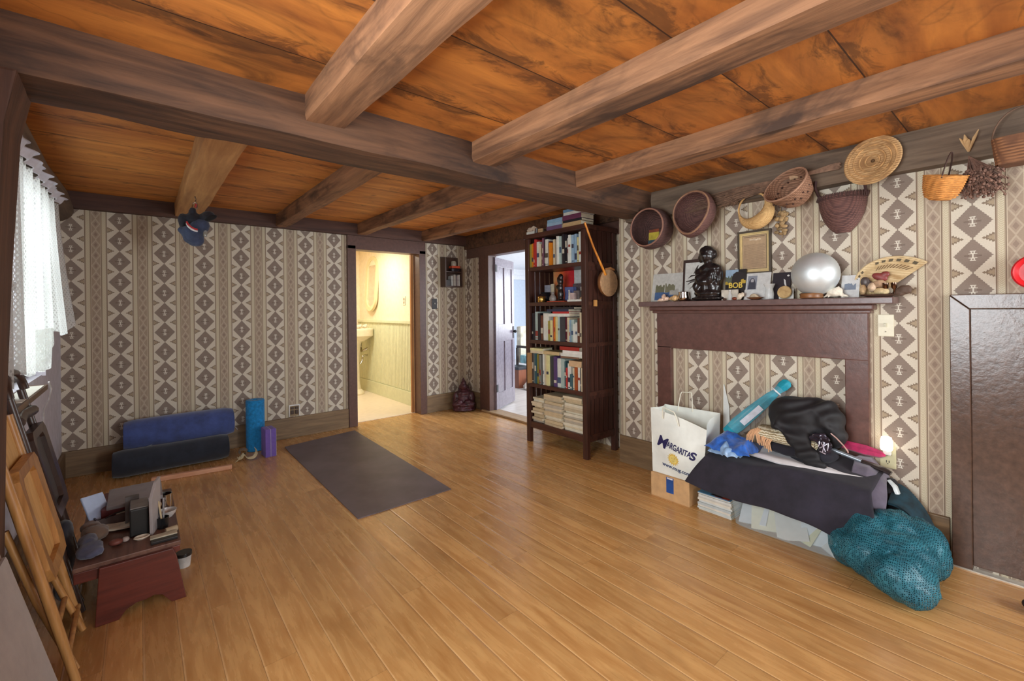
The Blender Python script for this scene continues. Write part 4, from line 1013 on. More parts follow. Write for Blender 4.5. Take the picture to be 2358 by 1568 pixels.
g = G(); g.tube([M @ V((.137*heart(a)*math.cos(a), .137*heart(a)*math.sin(a), .098)) for a in [2*PI*k/48 for k in range(48)]], .0065, 6, True); g.obj('rim', plain((150, 112, 86), .7), t, smooth=True)
t = thing('basket', 'small pale crescent basket with an open hoop, third on the plate', 'basket', (2.97, 1.16, 1.80), 'baskets along the plate')
M = frame((2.965, 1.165, 1.895), (-.1, -1, 0), (0, 0, 1))
g = G(); rings = []
n = 48; pts = []; rs = []
for k in range(n):
    a = 2*PI*k/n; d = math.cos(a-math.radians(-58)); w_ = .006 + .040*max(0, (d+.3)/1.3)**1.3
    pts.append(M @ V(((.094+.004*d)*math.cos(a), (.094+.004*d)*math.sin(a), 0))); rs.append(w_)
g.tube(pts, rs, 12, True); g.obj('body', BKP, t, smooth=True, jit=.003)
g = G(); g.tube([M @ V((.06*math.cos(a), .085+.05*math.sin(a), .01)) for a in [PI*k/12 for k in range(13)]], .003, 6); g.obj('handle', plain((90, 70, 56), .8), t, smooth=True)
g = G(); r = random.Random(3)
for k in range(26):
    p = V((3.055-.03*r.random(), 1.03+.05*(r.random()-.5), 1.79+.14*(r.random()-.5))); g.ell(p, (.008+.008*r.random(), .010+.008*r.random(), .008+.008*r.random()), n=8, m=6)
g.tube([(3.05, 1.04, 1.93), (3.052, 1.03, 1.70)], .002, 5)
tag(g.obj('dried_flowers', plain((172, 142, 100), .9, var=.3, vs=30), smooth=True), 'hanging sprig of dried tan flowers right of the crescent basket', 'dried flowers')
t = thing('basket', 'brown speckled open basket tilted on the plate, fourth of the row', 'basket', (2.95, .92, 1.86), 'baskets along the plate')
g, M = bowl((2.905, .915, 1.925), (-.72, .30, .50), (0, 0, 1), [(.0, -.055), (.06, -.055), (.085, -.03), (.108, .03), (.118, .075), (.122, .084), (.114, .084), (.100, .03), (.078, -.022), (.055, -.046), (0, -.046)], 36, lambda q: 1+.06*math.cos(2*q)); g.obj('body', BKB, t, smooth=True, jit=.005)
for ring, rad, zz in ((0, .104, .035), (1, .096, .01), (2, .098, .03)):
    for k in range(14 if ring < 2 else 11):
        a = 2*PI*k/14+ring*.2; rr = rad+(.008 if ring < 2 else -.008); G().ell(M @ V((rr*math.cos(a), rr*math.sin(a), zz)), .0055, n=8, m=6).obj('dark_speck', plain((66, 40, 30), .8), t, smooth=True)
g = G(); g.tube([M @ V((.119*(1+.06*math.cos(2*a))*math.cos(a), .119*(1+.06*math.cos(2*a))*math.sin(a), .085)) for a in [2*PI*k/36 for k in range(36)]], .005, 6, True); g.obj('rim', plain((170, 130, 104), .8), t, smooth=True)
t = thing('basket', 'maroon pocket basket with a ragged rim hanging under the plate', 'basket', (2.98, .72, 1.68), 'baskets along the plate')
def pocket(u, v, s=1):
    a = PI*(u) ; prof = math.sin(min(1, (1-v)*1.0)*PI/2)**.55 if v > 0 else 1
    z = 1.685 + .215*v; half = .115*math.sin((.06+.94*v)**.62*PI/2); dep = .085*math.sin((.04+.96*v)**.7*PI/2)
    return V((3.055 - dep*math.sin(a)*s, .722+half*math.cos(a)*s, z))
g = G(); g.sheet(lambda u, v: pocket(u, v), 28, 16); g.obj('body', BKM, t, smooth=True, mods=[('SOLIDIFY', dict(thickness=.006))])
g = G()
for k in range(22):
    u = k/21; p = pocket(u, 1); q2 = pocket(min(1, u+.03), .93)
    g.tube([p+V((0, 0, .004)), p+V((-.004, .008, -.02)), q2+V((-.006, 0, -.012)), p+V((-.003, -.008, .002))], .0026, 5)
g.obj('ragged_rim', plain((84, 60, 56), .8), t, smooth=True)
g = G(); g.tube([(3.05, .612, 1.88), (2.985, .606, 1.93), (2.982, .61, 1.98)], .008, 6); g.tube([(3.05, .83, 1.90), (2.985, .835, 1.95), (2.982, .83, 1.99)], .008, 6); g.obj('strap', plain((70, 46, 46), .8), t, smooth=True)
t = thing('coiled_tray', 'round pale tan coiled tray hung flat on the wall plate', 'tray', (2.96, .565, 1.91))
g, M = bowl((2.965, .566, 2.034), (-1, .12, .0), (0, 0, 1), [(.0, .0), (.03, .004), (.08, .014), (.118, .020), (.124, .016), (.12, .010), (.07, .002), (0, -.008)], 44, lambda q: 1+.045*math.cos(2*(q-.6))); g.obj('body', BKT, t, smooth=True)
g = G()
for rad in (.03, .055, .08, .102):
    g.tube([M @ V((rad*(1+.045*math.cos(2*(a-.6)))*math.cos(a), rad*(1+.045*math.cos(2*(a-.6)))*math.sin(a), .006+rad*.14)) for a in [2*PI*k/40 for k in range(40)]], .0042, 6, True)
g.obj('coil', plain((190, 148, 96), .8, var=.25, vs=30), t, smooth=True); g = G(); g.ell(M @ V((0, 0, .004)), .009, n=10, m=8); g.obj('centre_knot', plain((96, 70, 40), .8), t, smooth=True)
t = thing('basket', 'small orange straw basket hanging by a thin hoop handle', 'basket', (2.95, .30, 1.77), 'baskets along the plate')
g, M = bowl((2.92, .312, 1.772), (-.22, -.24, 1), (1, 0, 0), [(.0, .0), (.036, .0), (.056, .016), (.070, .055), (.079, .112), (.073, .112), (.064, .05), (.04, .012), (0, .008)], 32); g.obj('body', BKO, t, smooth=True)
g = G()
for zz in [.014+.0098*i for i in range(11)]:
    rad = .0545+.0245*(max(0, zz-.014)/.1)**.6; g.tube([M @ V((rad*math.cos(a), rad*math.sin(a), zz)) for a in [2*PI*k/32 for k in range(32)]], .0028, 6, True)
g.obj('coil', plain((212, 146, 74), .75, var=.2, vs=60), t, smooth=True)
g = G(); g.tube([M @ V((.0, .078*math.cos(a)*1.0, .105+.11*math.sin(a))) for a in [PI*k/16 for k in range(17)]], .0032, 6); g.obj('handle', plain((70, 48, 40), .8), t, smooth=True)
t = thing('herb_bundle', 'fuzzy brown bundle of dried herbs hanging right of the orange basket', 'dried herbs', (2.96, .18, 1.78))
g = G(); r = random.Random(11)
for k in range(170):
    a = r.random()*2*PI; s = r.random()**.6; e = V((2.945+.045*s*math.cos(a), .165+.072*s*math.sin(a), 1.765+.11*r.random()))
    m_ = V((2.96, .205, 1.94)).lerp(e, .5)+V(((r.random()-.5)*.02, (r.random()-.5)*.02, 0)); g.tube([(2.965, .215, 1.965), m_, e], [.0012, .0016, .0024], 4, cap=False)
    for q2 in range(3):
        pp = m_.lerp(e, .3+.35*q2)+V(((r.random()-.5)*.016, (r.random()-.5)*.016, (r.random()-.5)*.016)); g.ell(pp, .0045+.003*r.random(), n=5, m=4)
g.obj('stems', plain((128, 98, 84), .95, var=.25, vs=40), t, smooth=True)
g = G()
for dy, dz, ww in ((.028, .062, .010), (.012, .075, .012), (-.034, .085, .008), (-.002, .05, .012)): g.tube([(2.965, .215, 1.985), (2.955, .215+dy*.6, 2.01+dz*.4), (2.95, .215+dy, 1.99+dz)], [.004, ww, .002], 8, flat=.4)
g.obj('husk', plain((196, 160, 112), .8), t, smooth=True)
t = thing('basket', 'square brown basket with a tall thin hoop at the plate\'s near end', 'basket', (2.93, .05, 1.87), 'baskets along the plate')
g = G(); g.sheet(lambda u, v: V((2.935+(.055+.012*v)*math.copysign(abs(math.cos(2*PI*u))**.5, math.cos(2*PI*u)), .045+(.085+.012*v)*math.copysign(abs(math.sin(2*PI*u))**.5, math.sin(2*PI*u)), 1.885+.115*v)), 48, 8)
g.box(2.885, 2.985, -.03, .12, 1.884, 1.889); g.obj('body', weave((96, 62, 42), (150, 104, 70), 150), t, smooth=True)
g = G(); g.tube([(2.935, .045+.094*math.cos(a), 2.0+.13*math.sin(a)) for a in [PI*k/18 for k in range(19)]], .0035, 6); g.obj('handle', plain((112, 86, 68), .8), t, smooth=True)
t = thing('grass_bundle', 'long bundle of dried grasses lying along the wall plate above the baskets', 'dried grass', (2.95, 1.2, 1.95))
g = G(); r = random.Random(21)
for k in range(150):
    y1 = 1.25+r.random()*.48; o1 = V(((r.random()-.5)*.05, 0, (r.random()-.5)*.05)); sp = (r.random()-.5)
    z1 = 1.985+sp*.11-.02; z2 = 1.995+sp*.08
    pts = [(2.955+o1.x, y1, z1-.02*r.random()), (2.95+o1.x*.8, 1.25, z2+o1.z*.3), (2.94+o1.x*.3, 1.05, 2.01+sp*.05), (2.935, .92, 2.03+sp*.012), (2.945, .83, 2.035+sp*.02), (2.955+o1.x*.2, .70+.05*r.random(), 2.045+sp*.035)]
    g.tube(pts, [.0007, .0011, .0012, .0014, .0012, .0008], 4, cap=False)
g.obj('stems', plain((140, 110, 90), .9, var=.2, vs=30), t, smooth=True)
g = G(); g.tube([(2.936, .945, 2.027), (2.936, .90, 2.032)], .016, 10); g.obj('tie', plain((196, 160, 124), .8), t, smooth=True)
t = thing('red_tray', 'bright red round tray hanging above the cupboard door', 'tray', (3.05, .02, 1.34))
g, M = bowl((3.04, .012, 1.415), (-1, 0, 0), (0, 0, 1), [(.0, .0), (.06, .0), (.075, .012), (.078, .028), (.072, .034), (.064, .026), (.055, .010), (0, .008)], 36); g.obj('body', plain((206, 34, 40), .35), t, smooth=True)
# ------------------------------------------------------------------ pile under the mantel
CB = plain((204, 164, 116), .75, var=.07, vs=14)
t = thing('cardboard_box', 'cardboard box with a blue tape patch under the paper shopping bag', 'box', (2.80, 1.59, 0))
G().box(2.672, 2.95, 1.452, 1.728, 0, .157, .003).obj('carton', CB, t)
G().box(2.6705, 2.672, 1.560, 1.612, .050, .152).obj('tape', plain((38, 84, 156), .35), t)
G().box(2.6698, 2.6706, 1.566, 1.606, .140, .150).obj('tape_print', plain((226, 226, 226), .5), t)
bag = thing('paper_bag', 'white paper shopping bag with a sun on top of the cardboard box', 'bag', (2.80, 1.55, .158))
PB = plain((232, 236, 228), .7, var=.04, vs=8); PBI = plain((196, 192, 170), .8, var=.05)
FB0, FB1, FT0, FT1 = V((2.69, 1.725, .158)), V((2.69, 1.372, .158)), V((2.700, 1.742, .590)), V((2.695, 1.345, .520))
BB0, BB1, BT0, BT1 = V((2.90, 1.725, .158)), V((2.90, 1.372, .158)), V((2.915, 1.765, .575)), V((2.915, 1.362, .578))
def quad(a, b, c, d, u, v): return a.lerp(b, u).lerp(d.lerp(c, u), v)
def wob(p, u, v, n, amp=.012):
    return p + n*(noise.noise(V((u*3+p.x*2, v*3, p.y*3)))*amp*math.sin(PI*min(1, v*1.2)))
g = G()
def frontp(u, v, off=0): 
    p = wob(quad(FB0, FB1, FT1, FT0, u, v), u, v, V((1, 0, 0))) + V((-off, 0, 0)) + V((-.022*math.sin(PI*v)*math.sin(PI*u), 0, 0))
    p.z += .012*math.sin(PI*u*1.3)*v**6 - .02*max(0, .5-abs(u-.35))*v**8
    return p
g.sheet(lambda u, v: frontp(u, v), 24, 20)
g.sheet(lambda u, v: wob(quad(BB0, BB1, BT1, BT0, u, v), u, v, V((1, 0, 0))), 16, 16)
g.sheet(lambda u, v: quad(FB0, BB0, BT0, frontp(0, 1), u, v)+V((0, -.03*math.sin(PI*u)*v, 0)), 8, 16)
g.sheet(lambda u, v: quad(FB1, BB1, BT1, frontp(1, 1), u, v)+V((0, .03*math.sin(PI*u)*v, 0)), 8, 16)
g.sheet(lambda u, v: quad(FB0, FB1, BB1, BB0, u, v), 2, 2)
bmesh.ops.remove_doubles(g.bm, verts=g.bm.verts, dist=.004)
g.obj('body', PB, bag, smooth=True, mods=[('SOLIDIFY', dict(thickness=.0015))], ang=50)
CORD = plain((226, 224, 206), .7, var=.03)
def hand(p0, p1, h, sag, x):
    q = []
    for i in range(17):
        u = i/16; y = p0[1]+(p1[1]-p0[1])*u; zz = p0[2]+(p1[2]-p0[2])*u
        k = min(1, math.sin(PI*u)*2.2)**.7
        q.append((x+sag*k, y, zz+h*k))
    return q
g = G(); g.tube(hand((0, 1.635, .535), (0, 1.520, .505), .085, -.02, 2.672), .0038, 7); g.obj('handle', CORD, bag, smooth=True)
g = G(); g.tube(hand((0, 1.66, .545), (0, 1.55, .555), .13, .02, 2.908), .0036, 7); g.obj('handle', CORD, bag, smooth=True)
# printing on the bag front, set out in bag units (u to the right, v up)
INK = plain((36, 34, 84), .5, var=.03); GOLD = plain((226, 190, 84), .5, var=.05)
def onbag(o, u0, v0, tilt, scale=1.0):
    """Lay a flat mesh (x right, y up, metres, centred) onto the bag front."""
    me = o.data; c, s_ = math.cos(tilt), math.sin(tilt)
    Wd, Hd = .375, .40
    for v in me.vertices:
        w_ = o.location + v.co
        x, y, z = w_.x, w_.y, w_.z
        xx = x*c - y*s_; yy = x*s_ + y*c
        v.co = frontp(min(.999, max(.001, u0+xx/Wd)), v0+yy/Hd, .0018+z*1.0)
    xs = [v.co.copy() for v in me.vertices]; lo = [min(q[i] for q in xs) for i in range(3)]; hi = [max(q[i] for q in xs) for i in range(3)]
    base_ = V(((lo[0]+hi[0])/2, (lo[1]+hi[1])/2, lo[2])); me.transform(Matrix.Translation(-base_)); o.location = base_
    attach(o, bag); return o
Id = Matrix.Identity(4)
big = text('lettering', 'M', .104, Id, INK, None, .0003, shear=.32, sx=.98, bold=.002); onbag(big, .215, .515, -.10)
onbag(text('lettering', 'ARGARITA', .056, Id, INK, None, .0003, shear=.1, sx=.62, bold=.0016), .555, .488, -.14)
onbag(text('lettering', 'S', .078, Id, INK, None, .0003, shear=.15, sx=1.0, bold=.003), .80, .445, -.14)
g = G(); g.prism([(-.098, -.005), (.098, -.005), (.102, 0), (.098, .005), (-.098, .005), (-.102, 0)], 0, .0004); o = g.obj('underline_bar', plain((50, 66, 74), .5), None); onbag(o, .53, .440, -.14)
onbag(text('lettering', 'Mexican Restaurant & Watering Hole', .0085, Matrix.Translation((0, 0, .0008)), plain((226, 228, 216), .6), None, .0002, sx=1.0), .53, .440, -.14)
onbag(text('lettering', 'www.mug.com', .034, Id, plain((40, 62, 104), .5), None, .0003, sx=1.0, bold=.0008, shear=.1), .50, .150, -.10)
g = G(); n = 16
sun = []
for k in range(n*2):
    a = PI*k/n; rr = .044 if k % 2 == 0 else .030; sun.append((rr*math.cos(a), rr*math.sin(a)))
g.prism(sun, 0, .0003); onbag(g.obj('sun_rays', GOLD, None), .46, .300, 0)
g = G(); g.prism([(.026*math.cos(a), .026*math.sin(a)) for a in [2*PI*k/24 for k in range(24)]], 0, .0009); onbag(g.obj('sun_face', plain((236, 214, 124), .5), None), .46, .300, 0)
g = G(); FE = plain((186, 146, 54), .5)
for x in (-.009, .009): g.prism([(x+.004*math.cos(a), .007+.0022*math.sin(a)) for a in [2*PI*k/8 for k in range(8)]], 0, .0014)
g.prism([(-.002, -.004), (.002, -.004), (.0, .004)], 0, .0014); g.prism([(-.008, -.010), (0, -.014), (.008, -.010), (0, -.0115)], 0, .0014); onbag(g.obj('sun_features', FE, None), .46, .300, 0)

# magazines on the floor
r = random.Random(9); z = 0.0005
cl = [(204, 206, 198), (196, 204, 200), (216, 210, 196), (186, 194, 194), (210, 212, 206), (222, 216, 200), (200, 196, 186), (214, 214, 208), (206, 200, 190)]
for i, c in enumerate(cl):
    th = .010+.005*r.random()
    o = flat('%s magazine up in the floor stack beside the cardboard box' % ORD[i], c, 1.305+(r.random()-.5)*.012, z, .205, .26, th, rz=(r.random()-.5)*.06, x=2.69+r.random()*.012, grp='magazines stacked on the floor')
    o.name = 'magazine'; z += th+.0003
t = thing('magazine', 'blue and red glossy magazine topmost in the floor stack', 'magazine', (2.80, 1.305, z), 'magazines stacked on the floor')
G().box(2.69, 2.94, 1.205, 1.405, z, z+.005).obj('cover', plain((84, 130, 160), .3), t)
G().prism([(2.692, 1.30), (2.692, 1.215), (2.80, 1.21), (2.76, 1.28)], z+.005, z+.0055).obj('cover_print', plain((160, 62, 50), .3), t); G().prism([(2.70, 1.33), (2.695, 1.25), (2.73, 1.27), (2.74, 1.32)], z+.0055, z+.006).obj('cover_print', plain((36, 34, 44), .3), t)

# plastic storage bin
t = thing('storage_bin', 'clear plastic storage bin of papers on the floor under the dark blanket', 'bin', (2.82, .94, 0))
PL = clear((206, 224, 230), .2, .24)
def binp(u, h):
    """outline of the bin, u 0..1 round a rounded rectangle, h = height fraction"""
    x0, x1, y0, y1 = 2.665-.02*h, 2.975, .66-.02*h, 1.185+.02*h
    cx, cy = (x0+x1)/2, (y0+y1)/2; a = 2*PI*u; e = .28
    c, s_ = math.cos(a), math.sin(a)
    return V((cx+(x1-x0)/2*math.copysign(abs(c)**e, c), cy+(y1-y0)/2*math.copysign(abs(s_)**e, s_), .002+.185*h))
g = G(); g.sheet(lambda u, v: binp(u, v), 64, 4); g.bm.faces.new([g.bm.verts.new(binp(k/64, 0)) for k in range(64)]); g.obj('tub', PL, t, smooth=True)
g = G(); g.tube([binp(k/64, 1.0) for k in range(64)], .007, 8, True); g.obj('rim', clear((226, 236, 238), .2, .75), t, smooth=True)
r = random.Random(4)
PAPC = [(226, 228, 224), (214, 222, 226), (224, 222, 178), (228, 226, 218), (200, 214, 224), (230, 226, 200), (222, 226, 230)]
NMP = ['white', 'bluish', 'pale yellow', 'ivory', 'light blue', 'cream', 'off-white']
for i in range(7):
    y = .72+.065*i; o = G().box(-.105, .105, -.075, .075, 0, .0015+.004*(i % 3 == 0)).obj('paper', plain(PAPC[i], .7, var=.03))
    o.location = (2.80+(r.random()-.5)*.03, y, .03+.006*i); o.rotation_euler = ((r.random()-.5)*.5, -.35-(r.random()*.4), (r.random()-.5)*1.0)
    tag(o, '%s paper sheet, %s from the net bag inside the clear bin' % (NMP[i], ORD[i]), 'paper', 'papers in the clear bin')

# dark blanket draped over bin and magazines
BLK = fabric((40, 37, 48), .95, .3, 7, .06)
def drape(u, v):
    """u along the wall (0 = box end), v from the wall edge (0) to the hanging hem (1)."""
    y = 1.46 - .925*u - (.11*(1-u)**3 if v <= .5 else .11*(1-u)**3*(1-(v-.5)*2))
    ztop = .345+.03*u-.015*math.sin(u*7)
    if v < .5:
        k = v/.5; x = 3.012-(.317)*k; z = ztop+.035*(1-k)
        p = V((x, y, z))
    else:
        k = (v-.5)/.5; drop = .165+.085*u-.020*math.sin(PI*u)
        p = V((2.695-.045*math.sin(k*PI/2)-.05*u*k, y-.06*k*(u-.15), ztop - .012*k - drop*k**1.15))
    p += V((noise3(p, 5)*.012, 0, noise3(p+V((3, 0, 0)), 6)*.010))
    return p
g = G(); g.sheet(drape, 60, 36); tag(g.obj('blanket', BLK, smooth=True, mods=[('SOLIDIFY', dict(thickness=.018, offset=-1)), ('SUBSURF', dict(levels=1))], ang=60), 'thick dark charcoal blanket draped over the plastic bin and magazines', 'blanket')
GRF = fabric((104, 96, 112), .95, .2, 8)
def drape2(u, v):
    y = .66-.145*u; x = 3.04-.30*v; z = .455-.10*max(0, u-.45)**1.0*1.6-.04*v**2-.12*max(0, v-.55)*1.6
    p = V((x, y-.02*v, z)); return p+V((0, noise3(p, 9)*.012, noise3(p, 11)*.010))
g = G(); g.sheet(drape2, 24, 24); tag(g.obj('fleece', GRF, smooth=True, mods=[('SOLIDIFY', dict(thickness=.02, offset=-1)), ('SUBSURF', dict(levels=1))], ang=60), 'mauve grey fleece folded over the near end of the pile', 'fleece')
tag(blob('black_sack', [((2.97, .52, .28), (.06, .045, .08)), ((2.93, .505, .22), (.05, .035, .06)), ((2.99, .515, .34), (.04, .03, .04))], fabric((26, 24, 30), .9, .25, 9, .05), vox=.01, sm=5, jit=.012, jf=14), 'black cloth hanging down behind the net bag', 'cloth')
g = G(); g.tube([(2.955, .515, .372), (2.94, .488, .35), (2.93, .476, .32), (2.935, .482, .29)], [.012, .016, .016, .010], 8, flat=.5)
tag(g.obj('white_handle', plain((206, 214, 214), .3), smooth=True), 'small white plastic handle poking out above the net bag', 'handle').name = 'plastic_clip'
# white paper and folded sheet
def sheetw(u, v):
    y = 1.17-.60*u; x = 3.03-.30*v*(.75+.25*math.sin(PI*u)); z = .412-.006*v-.015*abs(u-.5) + (0 if v < .93 else -.010)
    p = V((x, y, z)); return p+V((0, 0, noise3(p, 10)*.006))
g = G(); g.sheet(sheetw, 40, 14); tag(g.obj('sheet', plain((232, 232, 234), .85, var=.04), smooth=True, mods=[('SOLIDIFY', dict(thickness=.010, offset=0))], ang=60), 'white folded sheet lying on the dark blanket', 'sheet')
tag(blob('cushion', [((2.90, .905, .452), (.105, .195, .042)), ((2.90, 1.0, .455), (.10, .09, .04)), ((2.90, .80, .455), (.105, .085, .045))], fabric((32, 30, 40), .95, .25, 9, .05), vox=.012, sm=5, jit=.006, jf=14), 'flat dark cushion on the white sheet', 'cushion')
t = thing('fringed_blanket', 'cream folded blanket with peach fringe between cushion and jacket', 'blanket', (2.86, .98, .49))
g = G()
def roll(u, v):
    a = 2*PI*u; rx, rz_ = .085, .036+.010*math.sin(PI*v)
    y = 1.10-.30*v
    return V((2.875+rx*math.cos(a), y, .525-.015*v+rz_*math.sin(a)))
g.sheet(roll, 28, 14); g.bm.faces.new([g.bm.verts.new(roll(k/28, 1)) for k in range(28)]); g.bm.faces.new([g.bm.verts.new(roll(k/28, 0)) for k in range(28)])
m, nt, b = base_mat('cream_folds'); wv = node(nt, 'ShaderNodeTexWave', bands_direction='Z'); wv.inputs['Scale'].default_value = 24; wv.inputs['Distortion'].default_value = 4; wv.inputs['Detail Scale'].default_value = 3
nt.links.new(coords(nt), wv.inputs[0]); nt.links.new(ramp(nt, wv.outputs['Fac'], [(.1, (150, 134, 100)), (.5, (206, 194, 160)), (.9, (228, 220, 194))]), b.inputs['Base Color']); b.inputs['Roughness'].default_value = .9; bump(nt, b, wv.outputs['Fac'], .6, .006)
g.obj('folds', m, t, smooth=True)
r = random.Random(2); FR = fabric((216, 168, 124)); 
for k in range(34):
    y = 1.13-.118*k/33; x = 2.80-.012*r.random()
    s0 = V((x+.015, y-.004, .555-.06*abs(k/33-.3)))
    g = G(); g.tube([s0, s0+V((-.018, .006+.01*r.random(), -.03)), s0+V((-.020-.006*r.random(), .012*r.random()+(.02 if k < 12 else -.004), -.062-.022*r.random()))], [.0042, .0040, .0028], 5)
    g.obj('tassel', FR, t, smooth=True)
# black jacket heaped on top
JK = fabric((17, 15, 20), .66, .35, 10, .02)
def jfold(g):
    for k_ in range(5): g.tube([(2.835, .965-.022*k_, .62), (2.80, .915-.022*k_, .53), (2.785, .865-.021*k_, .45), (2.785, .835-.020*k_, .415)], [.020, .020, .018, .014], 10)
    g.tube([(2.86, .90, .74), (2.83, .80, .69), (2.825, .73, .60)], [.012, .018, .016], 10)
    g.tube([(2.80, 1.00, .59), (2.785, .93, .555), (2.80, .86, .545)], [.014, .020, .016], 10)
jk = thing('jacket', 'black jacket heaped on top of the pile', 'jacket', (2.90, .88, .40))
js = blob('shell', [((2.905, .905, .655), (.115, .155, .100)), ((2.91, .975, .615), (.105, .090, .092)), ((2.92, .80, .655), (.105, .105, .098)), ((2.915, .735, .585), (.085, .05, .085)), ((2.92, .87, .60), (.11, .17, .06))], JK, jk, vox=.010, sm=7, extra=jfold)
for v in js.data.vertices:
    q = v.co + js.location
    n_ = noise.noise(q*5)
    v.co += v.normal*(.0075*math.sin(q.z*62+q.y*34+n_*5) + .010*noise.noise(q*8) + .003*noise.noise(q*24))
VIN = plain((60, 54, 66), .18, .4, var=.4, vs=18)
tg = blob('shiny_panel', [((2.795, .775, .565), (.016, .05, .028)), ((2.785, .745, .525), (.014, .032, .045))], VIN, jk, vox=.006, sm=3, jit=.010, jf=36)
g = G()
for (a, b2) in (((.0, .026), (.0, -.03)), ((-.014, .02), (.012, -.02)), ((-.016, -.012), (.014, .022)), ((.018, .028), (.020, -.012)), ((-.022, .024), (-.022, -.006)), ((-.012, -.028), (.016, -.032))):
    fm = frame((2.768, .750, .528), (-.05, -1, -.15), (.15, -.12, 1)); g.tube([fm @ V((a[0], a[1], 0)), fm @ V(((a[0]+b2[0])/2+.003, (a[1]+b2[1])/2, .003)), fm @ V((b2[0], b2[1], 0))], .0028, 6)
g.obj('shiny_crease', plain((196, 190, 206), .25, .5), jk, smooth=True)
g = G(); g.tube([(2.80, .725, .60), (2.80, .70, .58), (2.81, .672, .545), (2.82, .657, .518), (2.822, .655, .508)], [.003, .0035, .0035, .004, .003], 7); g.obj('drawstring', plain((190, 150, 140), .4), jk, smooth=True)
# blue cloths
def crum(c0, sx, sy, h, seed, lift):
    def f(u, v):
        x = c0[0]+(u-.5)*sx; y = c0[1]+(v-.5)*sy
        e = math.sin(PI*u)**.6*math.sin(PI*v)**.6
        return V((x+noise3((x+seed, y, 1), 12)*.026, y+noise3((x, y+seed, 2), 12)*.026, c0[2]+h*e*(.75+.5*noise3((x*1.0, y, seed), 9))+abs(noise3((x, y, seed+3), 22))*lift))
    return f
g = G(); g.sheet(crum((2.80, 1.225, .405), .25, .26, .105, 1.7, .018), 40, 40); tag(g.obj('blue_cloth', fabric((34, 92, 178), .9, .35, 16), smooth=True, ang=80), 'rumpled bright blue cloth beside the paper bag', 'cloth')
g = G(); g.sheet(crum((2.72, 1.245, .385), .11, .19, .08, 5.1, .028), 26, 34); tag(g.obj('plastic_wrap', plain((136, 170, 208), .35, var=.15, vs=24), smooth=True, ang=25), 'crinkled pale blue plastic wrap under the bright blue cloth', 'wrapping')
# teal umbrella in a clear sleeve
t = thing('umbrella', 'furled teal umbrella in a clear sleeve leaning against the wallpaper', 'umbrella', (2.90, 1.25, .45))
A, B = V((2.84, 1.29, .47)), V((3.005, .985, .822))
g = G(); pr = [(.0, .0), (.034, .01), (.042, .10), (.038, .22), (.028, .36), (.020, .40), (.022, .42), (.030, .455), (.028, .485), (.014, .50), (0, .502)]
Lg = (B-A).length/.502; g.lathe([(r_*1.0, z_*Lg) for r_, z_ in pr], along(A, B), 22, lambda q: 1+.10*math.sin(q*5)); g.obj('canopy', fabric((18, 150, 172), .6, .25, 12, .05, .05), t, smooth=True)
M = along(A, B); g = G(); g.tube([M @ V((.027*math.cos(a), .027*math.sin(a), .405*Lg)) for a in [2*PI*k/20 for k in range(20)]], .005, 6, True); g.obj('band', plain((226, 230, 232), .4), t, smooth=True)
g = G(); g.lathe([(.052, .05), (.060, .14), (.056, .26), (.046, .38), (.034, .43)], M, 20, lambda q: 1+.16*math.sin(q*3+1)); g.obj('sleeve', clear((226, 232, 236), .12, .08), t, smooth=True)
g = G(); g.prism(rect(-.018, .018, .12, .27), .044, .046, M @ frame((0, 0, 0), (0, 1, 0), (0, 0, 1), (1, 0, 0)) @ Matrix.Rotation(PI, 4, 'Y')); g.obj('label', plain((206, 214, 226), .4), t)
# magenta umbrella with grey shaft
t = thing('umbrella', 'magenta umbrella with a grey shaft and dark handle lying beyond the jacket', 'umbrella', (2.97, .62, .43))
g = G(); A, B = V((3.02, .80, .505)), V((3.03, .538, .475)); g.lathe([(0, 0), (.014, .01), (.024, .08), (.028, .18), (.020, .24), (.004, .262)], along(A, B), 16, lambda q: 1+.25*math.sin(q*4)); g.obj('canopy', fabric((176, 18, 84), .7, .3, 14, .3), t, smooth=True)
g = G(); g.tube([(2.90, .785, .497), (2.92, .62, .452)], .011, 10); g.obj('shaft', plain((150, 160, 170), .3, .5), t, smooth=True)
g = G(); g.tube([(2.92, .622, .452), (2.925, .575, .440), (2.925, .53, .430), (2.92, .50, .418)], [.014, .020, .021, .016], 10, flat=.7); g.obj('handle', plain((48, 40, 40), .25, var=.2), t, smooth=True)
# white strip leaning behind the bag
tag(G().prism([(1.408, .40), (1.362, .40), (1.366, .60), (1.398, .745), (1.402, .745)], 0, .004, Matrix(((0, 0, 1, 3.052), (1, 0, 0, 0), (0, 1, 0, 0), (0, 0, 0, 1)))).obj('paper_strip', plain((226, 230, 226), .6, var=.03)), 'narrow white pointed paper strip behind the paper bag', 'paper')
